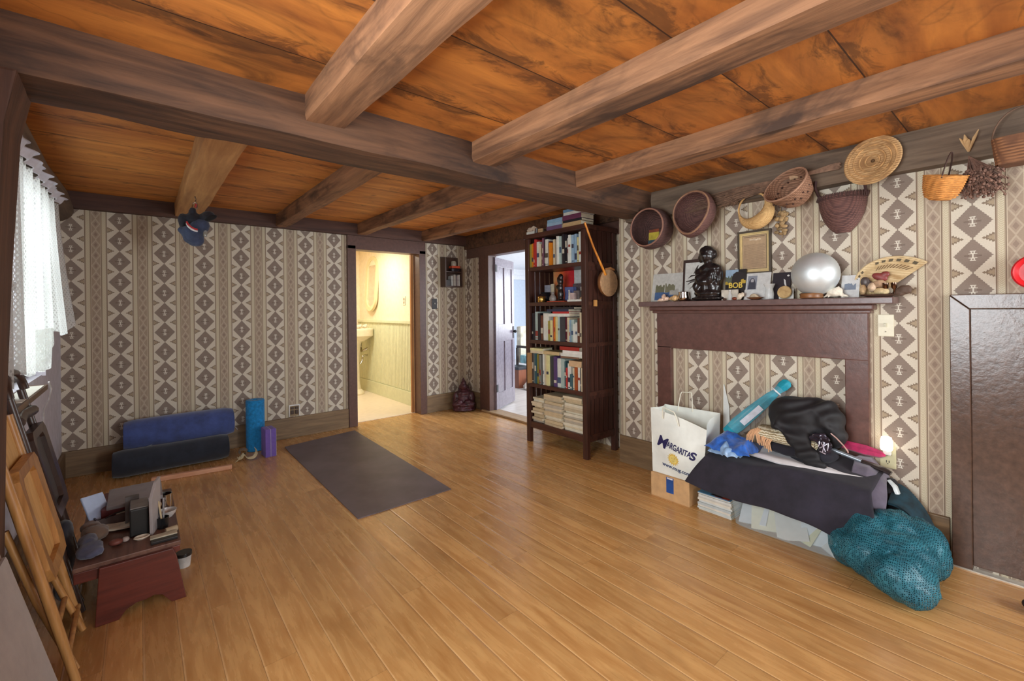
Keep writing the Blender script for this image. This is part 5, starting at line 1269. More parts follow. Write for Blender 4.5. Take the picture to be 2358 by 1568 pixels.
# mesh bag
nb = thing('net_bag', 'bulging teal mesh bag on the floor at the end of the pile', 'bag', (2.68, .47, 0))
m, nt, b = base_mat('mesh_net'); N.nt = nt
vec = coords(nt, (1, 1, 1)); vo = node(nt, 'ShaderNodeTexVoronoi', feature='DISTANCE_TO_EDGE'); vo.inputs['Scale'].default_value = 140; vo.inputs['Randomness'].default_value = .35; nt.links.new(vec, vo.inputs['Vector'])
hole = N(vo.outputs['Distance']) > .17
n1 = noise_t(nt, vec, 8, 4); nt.links.new(ramp(nt, n1, [(.3, (14, 70, 86)), (.7, (48, 120, 136))]), b.inputs['Base Color'])
nt.links.new((hole*.82).neg(1.0).v, b.inputs['Alpha']); b.inputs['Roughness'].default_value = .45
NETB = [((2.63, .48, .125), (.165, .185, .125)), ((2.52, .40, .10), (.135, .12, .10)), ((2.66, .60, .11), (.13, .10, .11)), ((2.78, .40, .13), (.15, .13, .13)), ((2.64, .54, .20), (.10, .09, .08)), ((2.74, .46, .23), (.11, .08, .07)), ((2.88, .42, .12), (.10, .12, .12))]
lift = [(c, tuple(x-.02 for x in r_)) for c, r_ in NETB]
o = blob('net', [((c[0], c[1], c[2]+.004), r_) for c, r_ in NETB], m, nb, vox=.012, sm=6, jit=.030, jf=9)
blob('crumpled_filling', lift, plain((18, 66, 82), .25, var=.5, vs=12), nb, vox=.014, sm=4, jit=.016, jf=16)
for (p, s_) in (((2.585, .40, .145), (.035, .06, .018)), ((2.60, .565, .175), (.02, .035, .022)), ((2.66, .47, .215), (.03, .05, .02))): blob('plastic_glint', [(p, s_)], clear((214, 230, 232), .1, .55), nb, vox=.008, sm=2, jit=.014, jf=30)
g = G()
def tail(u, v):
    p = V((3.0-.16*v, .50-.19*u, .34-.30*u*u-.05*v)); return p+V((noise3(p, 9)*.012, 0, noise3(p, 8)*.02))
g.sheet(tail, 24, 12); g.obj('loose_net', plain((16, 50, 62), .7, var=.4), nb, smooth=True, mods=[('SOLIDIFY', dict(thickness=.012))])
tag(blob('shoe', [((2.80, -.03, .035), (.05, .10, .035)), ((2.80, -.085, .05), (.045, .06, .05))], plain((34, 30, 32), .5), vox=.01, sm=4), 'dark shoe on the floor at the right edge before the cupboard', 'shoe')
# ------------------------------------------------------------------ window side: curtain, chairs, panel
m = bpy.data.materials.new('lace'); m.use_nodes = True; nt = m.node_tree; N.nt = nt
for n_ in list(nt.nodes): nt.nodes.remove(n_)
out = node(nt, 'ShaderNodeOutputMaterial'); vec = coords(nt)
sp = node(nt, 'ShaderNodeSeparateXYZ'); nt.links.new(vec, sp.inputs[0])
yy = N(sp.outputs[1]); zz = N(sp.outputs[2])
cell = .016
def lat(a): return ((a/cell).frac()-.5).abs()
h1 = (lat(yy+zz*.6) > .20) & (lat(yy-zz*.6) > .20)
vo = node(nt, 'ShaderNodeTexVoronoi'); vo.inputs['Scale'].default_value = 26; nt.links.new(vec, vo.inputs['Vector'])
flower = N(vo.outputs['Distance']) < .42
low = zz < .33
hole = (h1 & (low.neg(1.0))) | (h1 & low & flower.neg(1.0)) 
edge = noise_t(nt, vec, 7, 3)
df = node(nt, 'ShaderNodeBsdfDiffuse'); df.inputs[0].default_value = lin((232, 234, 232))
tl = node(nt, 'ShaderNodeBsdfTranslucent'); tl.inputs[0].default_value = lin((238, 242, 238))
tp = node(nt, 'ShaderNodeBsdfTransparent')
m1 = node(nt, 'ShaderNodeMixShader'); m1.inputs[0].default_value = .45; nt.links.new(df.outputs[0], m1.inputs[1]); nt.links.new(tl.outputs[0], m1.inputs[2])
m2 = node(nt, 'ShaderNodeMixShader'); nt.links.new((hole*.42+.05).v, m2.inputs[0]); nt.links.new(m1.outputs[0], m2.inputs[1]); nt.links.new(tp.outputs[0], m2.inputs[2])
nt.links.new(m2.outputs[0], out.inputs[0]); LACE = m
ct = thing('lace_curtain', 'white lace curtain hanging over the left wall window', 'curtain', (-.41, 3.5, .95))
def sstep(a, b_, x):
    t_ = min(1, max(0, (x-a)/(b_-a))); return t_*t_*(3-2*t_)
def curt(u, v):
    y = 2.72+1.46*u
    zb = .985 + .175*sstep(3.55, 3.72, y) + .02*math.sin(y*9) + .06*max(0, (y-3.98)/.2)**2 + .012*abs(math.sin(y*30))
    zt = 2.0
    z = zt+(zb-zt)*v
    x = -.415+.016*math.sin(y*26+v*.6)*(.4+.8*v)+.010*math.sin(y*61)
    x += .060*v**1.5*sstep(3.4, 4.15, y)
    return V((x, y+.02*v*math.sin(y*11), z))
g = G(); g.sheet(curt, 150, 60); g.obj('drop', LACE, ct, smooth='all')
def curt_tail(u, v):
    y = 3.30+.42*u; z = 1.20-(.20+.14*u*(1-u))*v; return V((-.395+.02*math.sin(y*30)-.01*v, y, z))
g = G(); g.sheet(curt_tail, 40, 20); g.obj('under_layer', LACE, ct, smooth='all')
def ruf(u, v):
    y = 2.72+1.46*u; return V((-.405+.045*v*(.35+.65*abs(math.sin(y*14)))+.01*math.sin(y*40), y, 2.0+.05*(v-.35)*math.sin(v*3)+.03*v))
g = G(); g.sheet(ruf, 120, 6); g.obj('ruffle', fabric((206, 206, 220), .8, .1, 14), ct, smooth=True)
G().tube([(-.425, 2.70, 1.99), (-.425, 4.19, 1.99)], .008, 10).obj('rod', plain((196, 196, 200), .4), ct, smooth=True)
g = G(); g.tube([(-.385, 3.52, .905), (-.38, 3.56, .86), (-.395, 3.62, .80), (-.435, 3.78, .72), (-.452, 3.90, .62), (-.450, 3.93, .5), (-.440, 3.93, .42), (-.452, 3.98, .36), (-.448, 4.02, .28), (-.44, 4.0, .22)], .0045, 6)
tag(g.obj('power_cable', plain((226, 226, 226), .4), smooth=True), 'white cable trailing from the window sill to the corner', 'cable')
tag(G().box(-.465, -.395, 2.86, 3.45, .8935, .8965).obj('paper', plain((232, 230, 216), .6, var=.03)), 'cream paper lying along the window sill', 'paper')

def sloped(p0, slope=-.215): return lambda z, y, off=0.0: V((p0+slope*z+off, y, z))
def folding_chair(label, foot, ya, yb, wd, mseat, top, zs0, zs1, bow):
    """A folded chair leaning against the window wall; its rails run up from the floor at x=foot."""
    f = sloped(foot)
    t = thing('folding_chair', label, 'chair', (foot, (ya+yb)/2, 0))
    for y, o in ((ya, 0), (yb, -.012)):
        g = G(); g.tube([f(0, y, o), f(.3, y, o), f(top-.09 if bow else top, y, o)], [.013, .015, .014], 10); g.obj('rail', wd, t, smooth=True)
    for y in (ya+.045, yb-.045):
        g = G(); g.tube([f(.02, y, .0), f(.30, y, -.035), f(.56, y, -.05)], .011, 10); g.obj('rear_leg', wd, t, smooth=True)
    g = G(); g.tube([f(.17, ya+.045, -.018), f(.17, yb-.045, -.018)], .009, 10); g.obj('rung', wd, t, smooth=True)
    g = G(); g.tube([f(.10, ya), f(.10, yb)], .009, 10); g.obj('rung', wd, t, smooth=True)
    # seat: a dished panel inside a raised rim
    up = (f(1, 0)-f(0, 0)).normalized(); M = frame(f(zs0, ya+.022, -.006), (0, 1, 0), up, V((up.z, 0, -up.x)))
    H = (zs1-zs0)/up.z; Wd = yb-ya-.005; r_ = .045
    outl = [(.025, 0), (Wd-.025, 0), (Wd, .05), (Wd, H-.03), (Wd-.03, H), (.03, H), (0, H-.03), (0, .05)]
    inn = [((x-Wd/2)*.64+Wd/2, (y-H/2)*.80+H/2) for x, y in outl]
    g = G(); n = len(outl)
    for d, flip in ((0, 1), (.030, 0)):
        pass
    a0 = [g.bm.verts.new(M @ V((x, y, 0))) for x, y in outl]; a1 = [g.bm.verts.new(M @ V((x, y, .030))) for x, y in outl]
    b1 = [g.bm.verts.new(M @ V((x, y, .026))) for x, y in inn]; b0 = [g.bm.verts.new(M @ V((x, y, 0))) for x, y in inn]
    for i in range(n):
        j = (i+1) % n
        g.bm.faces.new((a0[i], a0[j], a1[j], a1[i])); g.bm.faces.new((a1[i], a1[j], b1[j], b1[i])); g.bm.faces.new((b1[i], b1[j], b0[j], b0[i])); g.bm.faces.new((b0[i], b0[j], a0[j], a0[i]))
    s = g.obj('seat', wd, t)
    g = G(); g.prism(inn, .004, .010, M); g.obj('seat_panel', mseat, s)
    # back
    if bow:
        g = G(); q = []
        for i in range(21):
            a = PI*i/20; y = (ya+yb)/2-(yb-ya)/2*math.cos(a); z = top-.09+.09*math.sin(a)**.8; q.append(f(z, y))
        g.tube(q, .016, 10); g.obj('back_bow', wd, t, smooth=True)
        g = G(); g.tube([f(top-.19, ya), f(top-.185, (ya+yb)/2, -.012), f(top-.19, yb)], .024, 10, flat=1.0); g.obj('back_slat', wd, t, smooth=True)
    else:
        G().box(0, yb-ya-.02, 0, .16, -.007, .007, .005, frame(f(top-.17, ya+.01, -.022), (0, 1, 0), up, V((up.z, 0, -up.x)))).obj('backrest', mseat, t)
    return t
LW = wood((150, 104, 56), (196, 148, 90), 'Z', .35); LWP = wood((196, 148, 84), (226, 180, 112), 'Z', .45)
DKW = wood((50, 36, 32), (84, 64, 56), 'Z', .3); DKP = plain((74, 66, 62), .4, var=.15)
folding_chair('light oak folding chair folded flat and leaning at the lower left', -.178, 2.165, 2.51, LW, LWP, .90, .35, .745, False)
folding_chair('dark brown bow-backed folding chair leaning under the window', -.200, 2.66, 2.975, DKW, DKP, 1.03, .40, .78, True)
f = sloped(-.195, -.245)
up = (f(1, 0)-f(0, 0)).normalized(); Mp = frame(f(0.004, 1.55), (0, 1, 0), up, V((up.z, 0, -up.x)))
pp = thing('padded_panel', 'grey padded panel leaning at the bottom left corner in front of the oak chair', 'panel', (-.2, 1.8, 0))
GP = fabric((146, 136, 132), .85, .10, 10)
G().box(0, .50, 0, .585, -.03, .0, .012, Mp).obj('board', GP, pp, smooth=True)
G().box(.02, .468, .02, .56, .001, .016, .012, Mp).obj('pad', GP, pp, smooth=True)

# ------------------------------------------------------------------ low bench with odds and ends
RD = wood((72, 32, 24), (116, 56, 40), 'Y', .35)
RDZ = wood((74, 32, 24), (112, 50, 38), 'X', .4)
bn = thing('bench', 'low red brown wooden bench heaped with odds and ends beside the chairs', 'bench', (-.03, 2.9, 0))
G().box(-.215, .135, 2.50, 3.28, .235, .255, .004).obj('top', wood((78, 52, 44), (122, 88, 74), 'Y', .45), bn)
def endb(y0, y1):
    pts = [(-.150, 0), (-.075, 0), (-.055, .035), (-.02, .052), (.01, .046), (.04, .060), (.07, .048), (.085, .022), (.10, 0), (.152, 0), (.118, .20), (.105, .235), (-.135, .235)]
    return G().prism(pts, y0, y1, Matrix(((1, 0, 0, 0), (0, 0, 1, 0), (0, 1, 0, 0), (0, 0, 0, 1))), .003)
endb(2.484, 2.499).obj('end_board', RDZ, bn); endb(3.20, 3.222).obj('end_board', RDZ, bn)
g = G(); g.prism([(-.212, .19), (.02, .19), (.045, .205), (.132, .208), (.132, .235), (-.212, .235)], 2.50, 2.518, Matrix(((1, 0, 0, 0), (0, 0, 1, 0), (0, 1, 0, 0), (0, 0, 0, 1))), .003); g.obj('apron', RDZ, bn)
G().box(-.12, .1, 2.56, 3.2, .075, .09, .003).obj('stretcher', RD, bn)
BT = .2555
tag(G().box(-.150, .075, 2.93, 3.20, BT, .325, .004).obj('red_box', plain((104, 34, 34), .5)), 'dark red box at the far end of the bench', 'box')
tag(G().box(-.130, .085, 2.905, 3.185, .3255, .345, .004).obj('grey_folder', plain((138, 134, 138), .5, var=.06)), 'grey folder lying on the dark red box', 'folder')
sb = thing('speaker', 'black table speaker with grey sides in the middle of the bench', 'speaker', (-.005, 2.74, BT))
G().box(-.042, .026, 2.672, 2.80, BT, BT+.125, .006).obj('cabinet', plain((22, 22, 22), .5), sb); G().box(-.040, .024, 2.674, 2.798, BT+.1252, BT+.131, .002).obj('lid', plain((120, 116, 114), .4), sb)
tag(G().box(-.06, -.008, 2.81, 2.832, BT, BT+.145, .002).obj('grey_tile', plain((104, 100, 98), .6)), 'upright dark grey tile behind the black speaker', 'tile')
tag(G().prism([(0, 0), (.105, 0), (.105, .235), (.05, .225), (-.01, .17)], -.006, .006, frame((.034, 2.645, BT), (.30, .95, 0), (0, 0, 1)), .002).obj('grey_board', plain((168, 162, 162), .5, var=.05)), 'pale grey upright board on the right of the speaker', 'board')
bx = thing('open_case', 'open pale blue case tilted at the left of the bench', 'case', (-.15, 2.95, BT))
Mt = Matrix.Translation((-.170, 2.955, BT+.085)) @ Euler((math.radians(62), math.radians(8), math.radians(52))).to_matrix().to_4x4()
G().box(-.055, .062, -.062, .062, -.004, .004, .003, Mt).obj('lid', plain((176, 194, 226), .3, var=.05), bx)
Mt2 = Matrix.Translation((-.112, 2.94, BT+.03)) @ Euler((0, 0, math.radians(16))).to_matrix().to_4x4()
g = G(); g.box(-.07, .07, -.065, .065, -.024, -.018, 0, Mt2); g.box(-.07, -.064, -.065, .065, -.018, .02, 0, Mt2); g.box(.064, .07, -.065, .065, -.018, .02, 0, Mt2); g.box(-.064, .064, .059, .065, -.018, .02, 0, Mt2); g.box(-.064, .064, -.065, -.059, -.018, .02, 0, Mt2); g.obj('tray', plain((70, 52, 48), .4), bx)
tag(G().box(-.095, -.045, 2.90, 2.965, BT+.034, BT+.046, .002).obj('soap_box', plain((206, 216, 200), .4)), 'pale green flat packet inside the open case', 'packet')
g = G(); g.sheet(lambda u, v: V((-.165+.135*u, 2.80+.075*v-.05*u*u, BT+.012+.03*abs(u-.5)**1.6+.002)), 20, 6)
tag(g.obj('booklet', plain((190, 178, 158), .6), smooth=True, mods=[('SOLIDIFY', dict(thickness=.008, offset=0))]), 'curled beige booklet in front of the open case', 'booklet')
tag(G().tube([(-.13, 2.84, BT+.06), (-.10, 2.87, BT+.062), (-.06, 2.90, BT+.058)], .0035, 6).obj('pen', plain((28, 28, 32), .3), smooth=True), 'thin black pen lying across the open case', 'pen')
tag(G().lathe([(0, 0), (.020, 0), (.030, .008), (.026, .012), (.016, .005), (0, .004)], Matrix.Translation((.0, 2.632, BT)) @ Matrix.Diagonal((1, .75, 1, 1)), 22).obj('soap_dish', plain((222, 214, 196), .35), smooth=True), 'small white oval dish near the front of the bench', 'dish')
tag(blob('pebble', [((-.088, 2.635, BT+.014), (.026, .020, .014))], plain((118, 66, 56), .5), vox=.005, sm=2), 'reddish brown pebble at the front of the bench', 'pebble')
tag(blob('pebble', [((-.055, 2.645, BT+.012), (.014, .013, .012))], plain((178, 164, 158), .5), vox=.004, sm=2), 'small pale pebble beside the reddish one on the bench', 'pebble')
tr = thing('flat_case', 'black flat case with a cream lid at the front right of the bench', 'case', (.075, 2.56, BT))
G().box(.03, .125, 2.525, 2.59, BT, BT+.012, .002).obj('base', plain((28, 26, 28), .4), tr); G().box(.028, .125, 2.553, 2.592, BT+.0122, BT+.018, .002).obj('lid', plain((190, 182, 160), .5), tr)
tag(G().tube([(.085, 2.612, BT+.0135), (.128, 2.622, BT+.0135)], .0135, 14).obj('roll', plain((176, 160, 132), .7), smooth=True), 'short beige roll lying at the right edge of the bench', 'roll')
pc = thing('pen_cup', 'black cup holding pens beside the pale grey board', 'cup', (.078, 2.70, BT))
G().lathe([(0, 0), (.020, 0), (.024, .05), (.021, .05), (.018, .004), (0, .004)], Matrix.Translation((.078, 2.70, BT)), 20).obj('cup', plain((30, 32, 34), .25), pc, smooth=True)
for i, (dx, dy, c) in enumerate(((-.006, .006, (206, 188, 150)), (.006, .010, (150, 150, 154)), (-.012, .012, (60, 60, 66)))): G().tube([(.078+dx*.3, 2.70, BT+.006), (.072+dx*1.6, 2.71+dy, BT+.125+.01*i)], .004, 8).obj('pen', plain(c, .3), pc, smooth=True)
mg = thing('silver_mug', 'shiny silver mug among the things at the right of the bench', 'mug', (.088, 2.95, BT))
G().lathe([(0, 0), (.030, 0), (.034, .01), (.032, .06), (.034, .075), (.031, .075), (.029, .06), (.03, .012), (0, .008)], Matrix.Translation((.092, 2.965, BT)), 24).obj('body', plain((190, 188, 186), .15, 1.0), mg, smooth=True)
G().tube([(.092, 2.930, BT+.055), (.094, 2.912, BT+.05), (.094, 2.910, BT+.028), (.092, 2.932, BT+.02)], .0035, 8).obj('handle', plain((190, 188, 186), .15, 1.0), mg, smooth=True)
tag(G().ell((.060, 2.86, BT+.06), (.018, .018, .02)).tube([(.060, 2.86, BT), (.060, 2.86, BT+.05)], .006, 8).obj('wooden_knob', plain((214, 184, 140), .4), smooth=True), 'round cream topped wooden knob in front of the silver mug', 'knob').name = 'wooden_stamp'
tag(G().lathe([(0, 0), (.022, 0), (.036, .018), (.040, .034), (.037, .034), (.033, .018), (.02, .005), (0, .005)], Matrix.Translation((.098, 2.83, BT)), 24).obj('bowl', plain((196, 192, 190), .2), smooth=True), 'small pale bowl at the right edge of the bench', 'bowl')
tag(blob('denim_cloth', [((-.168, 2.60, BT+.022), (.04, .06, .022)), ((-.18, 2.66, BT+.035), (.03, .05, .03)), ((-.155, 2.57, BT+.02), (.03, .03, .018))], fabric((76, 80, 104)), vox=.008, sm=4, jit=.012, jf=24), 'rumpled dull blue cloth at the left end of the bench', 'cloth')
tag(blob('brown_bag', [((-.16, 2.76, BT+.03), (.05, .06, .03)), ((-.18, 2.84, BT+.03), (.035, .06, .03))], fabric((112, 92, 78)), vox=.009, sm=4, jit=.012, jf=20), 'crumpled brown cloth behind the blue one on the bench', 'cloth')
tag(blob('black_bag', [((-.262, 2.80, .14), (.035, .08, .14)), ((-.268, 2.84, .26), (.03, .07, .09))], fabric((34, 34, 44)), vox=.01, sm=5, jit=.012, jf=16), 'black bag slumped between the dark chair and the bench', 'bag')
cp = thing('cup', 'white cup with a black rim on the floor behind the bench\'s right end', 'cup', (.15, 2.78, 0))
G().lathe([(0, 0), (.026, 0), (.032, .055), (.028, .055), (.024, .005), (0, .005)], Matrix.Translation((.162, 2.79, .0005)), 20).obj('body', plain((206, 206, 204), .3), cp, smooth=True); G().lathe([(.028, .0557), (.034, .0557), (.034, .072), (.028, .072)], Matrix.Translation((.162, 2.79, .0005)), 20).obj('lid', plain((36, 34, 34), .3), cp, smooth=True)

# ------------------------------------------------------------------ yoga things along the back wall
def rolled(name, label, x0, x1, y, z, r_, mat, seed):
    t = thing(name, label, 'rolled mat', ((x0+x1)/2, y, z-r_))
    g = G(); n = 26
    def sf(u, v):
        a = 2*PI*v; x = x0+(x1-x0)*u; e = 1-.10*max(0, abs(u-.5)*2-.86)/.14
        rr = r_*e*(1+.02*math.sin(u*5+seed)+.012*noise3((u*4, math.cos(a), math.sin(a)+seed), 2))
        return V((x, y+rr*math.cos(a), z+rr*math.sin(a)))
    g.sheet(sf, 40, 48); bmesh.ops.remove_doubles(g.bm, verts=g.bm.verts, dist=.0005); g.obj('roll', mat, t, smooth='all')
    g = G()
    for xx, s_ in ((x0+.001, -1), (x1-.001, 1)):
        q = []
        for k in range(90):
            a = k*.42; rr = r_*.10+r_*.80*k/90; q.append((xx+s_*.002, y+rr*math.cos(a), z+rr*math.sin(a)))
        g.tube(q, .0055, 5)
        g.ell((xx-s_*.012, y, z), (.012, r_*.88, r_*.88), n=24, m=8)
    g.obj('end_spiral', mat, t, smooth=True)
    return t
rolled('rolled_mat', 'thick black rolled mat on the floor under the blue one', -.165, .585, 4.620, .104, .104, fabric((36, 42, 54), .95, .25, 10), 2)
b_ = rolled('rolled_mat', 'thick blue rolled mat lying on the black roll by the back wall', -.10, .640, 4.745, .292, .122, fabric((62, 80, 138), .9, .25, 8, .4), 5)
g = G(); g.tube([(-.03, 4.70, .183), (.02, 4.655, .196), (.07, 4.645, .21)], [.010, .010, .008], 6, flat=.4); g.tube([(.02, 4.645, .196), (.035, 4.632, .175)], .004, 6); g.obj('strap_end', plain((150, 158, 166), .6), b_, smooth=True)
g = G(); g.tube([(.643, 4.70, .25), (.66, 4.69, .235), (.672, 4.685, .215)], .0025, 6); g.obj('tie_string', plain((190, 190, 196), .6), b_, smooth=True)
g = G(); g.prism([(.0, -.020), (.50, -.020), (.515, -.010), (.515, .010), (.50, .020), (0, .020)], .0005, .034, Matrix.Translation((.06, 4.33, 0)) @ Matrix.Rotation(-.135, 4, 'Z'), .004)
tag(g.obj('wooden_lath', wood((196, 140, 106), (222, 172, 138), 'X', .45)), 'pale pinkish wooden lath on the floor before the black roll', 'slat')
fr = thing('foam_roller', 'tall bright blue foam roller standing on end by the back wall', 'foam roller', (.815, 4.69, 0))
g = G(); g.lathe([(.0, 0), (.070, 0), (.0765, .006), (.0765, .459), (.071, .465), (.025, .465), (.022, .452), (0, .452)], Matrix.Translation((.815, 4.69, 0)), 36); g.obj('foam', fabric((24, 132, 196), .9, .2, 40, .1), fr, smooth=True)
yb_ = thing('yoga_block', 'purple foam yoga block standing before the blue foam roller', 'yoga block', (.87, 4.43, 0))
PU_ = fabric((112, 88, 172), .85, .08, 30, .1); My = Matrix.Translation((.872, 4.435, 0)) @ Matrix.Rotation(.05, 4, 'Z')
for x0, x1 in ((-.042, .0005), (.0025, .044)): G().box(x0, x1, -.072, .072, 0, .245, .006, My).obj('foam_layer', PU_, yb_, smooth=True)
g = G(); g.box(.0004, .0026, -.0725, .0725, .001, .244, 0, My); g.obj('white_seam', plain((222, 214, 236), .6), yb_)
g = G(); g.box(.0438, .0450, -.0725, .0725, .004, .241, 0, My); g.obj('white_seam', plain((222, 214, 236), .6), yb_)
st_ = thing('yoga_strap', 'loosely coiled cream cotton strap on the floor beside the rolls', 'strap', (.69, 4.44, 0))
ST = fabric((206, 190, 152), .85, .15, 30)
def ribbon(pts, w_, axis, mat, name='webbing'):
    pts = [V(p) for p in pts]; n = len(pts); a = V(axis)
    def at(u):
        s_ = u*(n-1); i = min(n-2, int(s_)); t_ = s_-i
        p0, p1, p2, p3 = pts[max(0, i-1)], pts[i], pts[i+1], pts[min(n-1, i+2)]
        return .5*((2*p1)+(p2-p0)*t_+(2*p0-5*p1+4*p2-p3)*t_*t_+(3*p1-p0-3*p2+p3)*t_**3)
    g = G(); g.sheet(lambda u, v: at(u)+a*(v-.5)*w_, 40, 2)
    return g.obj(name, mat, st_, smooth=True, mods=[('SOLIDIFY', dict(thickness=.003, offset=0))])
ribbon([(.66, 4.46, .055), (.645, 4.44, .085), (.665, 4.42, .10), (.70, 4.42, .085), (.695, 4.44, .05), (.66, 4.45, .04)], .04, (.35, .9, .2), plain((128, 112, 94), .8))
ribbon([(.635, 4.43, .022), (.66, 4.42, .03), (.68, 4.42, .055), (.70, 4.41, .022), (.745, 4.40, .018), (.775, 4.42, .05), (.768, 4.435, .085)], .036, (-.25, .9, .35), ST)
ribbon([(.62, 4.42, .004), (.645, 4.425, .02), (.65, 4.43, .042)], .038, (.3, .95, 0), ST)
mt_ = thing('yoga_mat', 'dark grey yoga mat spread on the floor towards the bathroom door', 'yoga mat', (1.37, 3.6, 0))
cs = [V((1.015, 2.70, 0)), V((1.685, 2.705, 0)), V((1.742, 4.70, 0)), V((1.03, 4.545, 0))]
g = G(); g.sheet(lambda u, v: quad(cs[0], cs[1], cs[2], cs[3], u, v)+V((0, 0, .0065+.002*math.sin(v*9)*math.sin(u*3)+.010*max(0, v-.93)/.07*(1-u))), 20, 50)
m, nt, b = base_mat('mat_rubber'); cc = coords(nt); n1 = noise_t(nt, cc, 3.2, 4); n2 = noise_t(nt, cc, 260, 2)
nt.links.new(ramp(nt, n1, [(.3, (88, 78, 82)), (.7, (112, 101, 106))]), b.inputs['Base Color']); b.inputs['Roughness'].default_value = .55; bump(nt, b, n2, .25, .002)
g.obj('mat', m, mt_, smooth=True, mods=[('SOLIDIFY', dict(thickness=.006, offset=-1))])
ou = thing('wall_outlet', 'white framed double outlet just above the back skirting board', 'outlet', (1.198, 4.89, .21))
g = G()
for b4 in ((1.148, 1.250, .318, .330), (1.148, 1.156, .214, .318), (1.242, 1.250, .214, .318)): g.box(b4[0], b4[1], 4.884, 4.9, b4[2], b4[3], .002)
g.obj('frame', plain((228, 228, 226), .4), ou); G().box(1.156, 1.242, 4.892, 4.9, .214, .318).obj('plate', plain((150, 126, 92), .5), ou)
for x in (1.178, 1.220): G().box(x-.014, x+.014, 4.878, 4.892, .235, .275, .004).box(x-.014, x+.014, 4.878, 4.892, .285, .308, .004).obj('socket', plain((70, 50, 38), .4), ou)

# ------------------------------------------------------------------ bundle hanging from a joist
hb = thing('hanging_bag', 'navy blue bundled bag hanging from a joist on a silver clip', 'bag', (.31, 3.92, 1.76))
DN = fabric((58, 70, 98), .9, .25, 16, .15); NV = fabric((30, 32, 44), .9, .3, 16, .15)
blob('body', [((.305, 3.92, 1.835), (.062, .075, .07), rot('Y', 20)), ((.315, 3.92, 1.80), (.055, .06, .045)), ((.275, 3.92, 1.86), (.05, .06, .04)), ((.345, 3.92, 1.90), (.068, .06, .055), rot('Y', -35)), ((.25, 3.915, 1.865), (.035, .03, .02))], DN, hb, vox=.008, sm=4, jit=.010, jf=16)
blob('dark_flap', [((.385, 3.92, 1.975), (.055, .06, .034), rot('Y', -28)), ((.30, 3.93, 1.95), (.055, .05, .045)), ((.245, 3.92, 1.935), (.028, .03, .055)), ((.30, 3.92, 2.0), (.022, .03, .03))], NV, hb, vox=.008, sm=4, jit=.012, jf=18)
blob('lining', [((.405, 3.885, 1.965), (.045, .03, .02), rot('Y', -28))], fabric((18, 17, 20), .9, .2, 12, .05), hb, vox=.006, sm=3)
def stripe(name, dz, c):
    g = G(); g.tube([(.262, 3.856, 1.915+dz), (.268, 3.845, 1.895+dz), (.285, 3.842, 1.878+dz), (.305, 3.845, 1.868+dz), (.322, 3.85, 1.866+dz)], .0065, 8, flat=1.0); g.obj(name, fabric(c), hb, smooth=True)
stripe('red_stripe', 0, (190, 42, 50)); stripe('white_stripe', -.012, (222, 222, 224))
CH = plain((206, 206, 210), .15, 1.0)
g = G(); g.tube([(.312, 3.92, 2.012), (.298, 3.92, 2.03), (.302, 3.92, 2.062), (.318, 3.92, 2.075), (.328, 3.92, 2.062), (.326, 3.92, 2.03)], .005, 8, True); g.obj('clip', CH, hb, smooth=True)
g = G(); g.tube([(.318, 3.92, 2.072), (.318, 3.92, 2.085), (.324, 3.92, 2.095), (.318, 3.92, 2.104), (.316, 3.92, 2.116)], .004, 8); g.obj('hook', CH, hb, smooth=True)
g = G(); g.tube([(.322, 3.915, 2.06), (.316, 3.915, 2.035)], .006, 8); g.obj('red_tag', plain((170, 40, 44), .5), hb, smooth=True)
jb = thing('hanging_bottle', 'small clear bottle of dark liquid hanging beside the navy bundle', 'bottle', (.366, 3.90, 1.815))
G().lathe([(0, 0), (.013, .002), (.0165, .02), (.0145, .045), (.006, .06), (.006, .07)], Matrix.Translation((.369, 3.89, 1.822)), 16).obj('glass', clear((214, 216, 206), .05, .35), jb, smooth=True)
G().lathe([(0, 0), (.011, .002), (.0135, .02), (.0125, .032), (0, .032)], Matrix.Translation((.369, 3.89, 1.824)), 16).obj('liquid', plain((52, 40, 26), .2), jb, smooth=True)
G().lathe([(0, .0705), (.008, .071), (.008, .080), (0, .081)], Matrix.Translation((.369, 3.89, 1.822)), 14).obj('cap', plain((150, 140, 120), .4, .5), jb, smooth=True)
G().tube([(.369, 3.89, 1.902), (.366, 3.90, 1.94)], .0015, 6).obj('loop', plain((60, 50, 44), .7), jb, smooth=True)

# ------------------------------------------------------------------ bathroom fittings
CE = plain((236, 224, 194), .22, var=.03); CHR = plain((206, 200, 186), .12, 1.0)
sk = thing('pedestal_sink', 'cream pedestal sink seen through the bathroom doorway', 'sink', (2.42, 6.70, 0))
g = G(); g.lathe([(0, 0), (.135, 0), (.14, .02), (.125, .05), (.09, .08), (.075, .20), (.072, .50), (.09, .75), (.13, .83), (0, .83)], Matrix.Translation((2.50, 6.72, .004)), 30, lambda q: 1+.03*math.cos(4*q)); g.obj('pedestal', CE, sk, smooth=True)
SKZ = .09
def basin(u, v):
    a = 2*PI*u; e = .42; c_, s_ = math.cos(a), math.sin(a); k = [(.60, .72), (.86, .775), (1.0, .80), (1.0, .905), (.97, .915), (.82, .905), (.70, .84), (.0, .80)]
    i = min(6, int(v*7)); t_ = v*7-i; rr = k[i][0]+(k[i+1][0]-k[i][0])*t_; z = k[i][1]+(k[i+1][1]-k[i][1])*t_+SKZ
    return V((2.47+.29*rr*math.copysign(abs(c_)**e, c_), 6.76+.24*rr*math.copysign(abs(s_)**e, s_), z))
g = G(); g.sheet(basin, 64, 28); g.obj('basin', CE, sk, smooth=True, ang=50)
g = G(); g.box(2.30, 2.76, 6.92, 7.0, .99, 1.055, .015); g.obj('splashback', CE, sk, smooth=True)
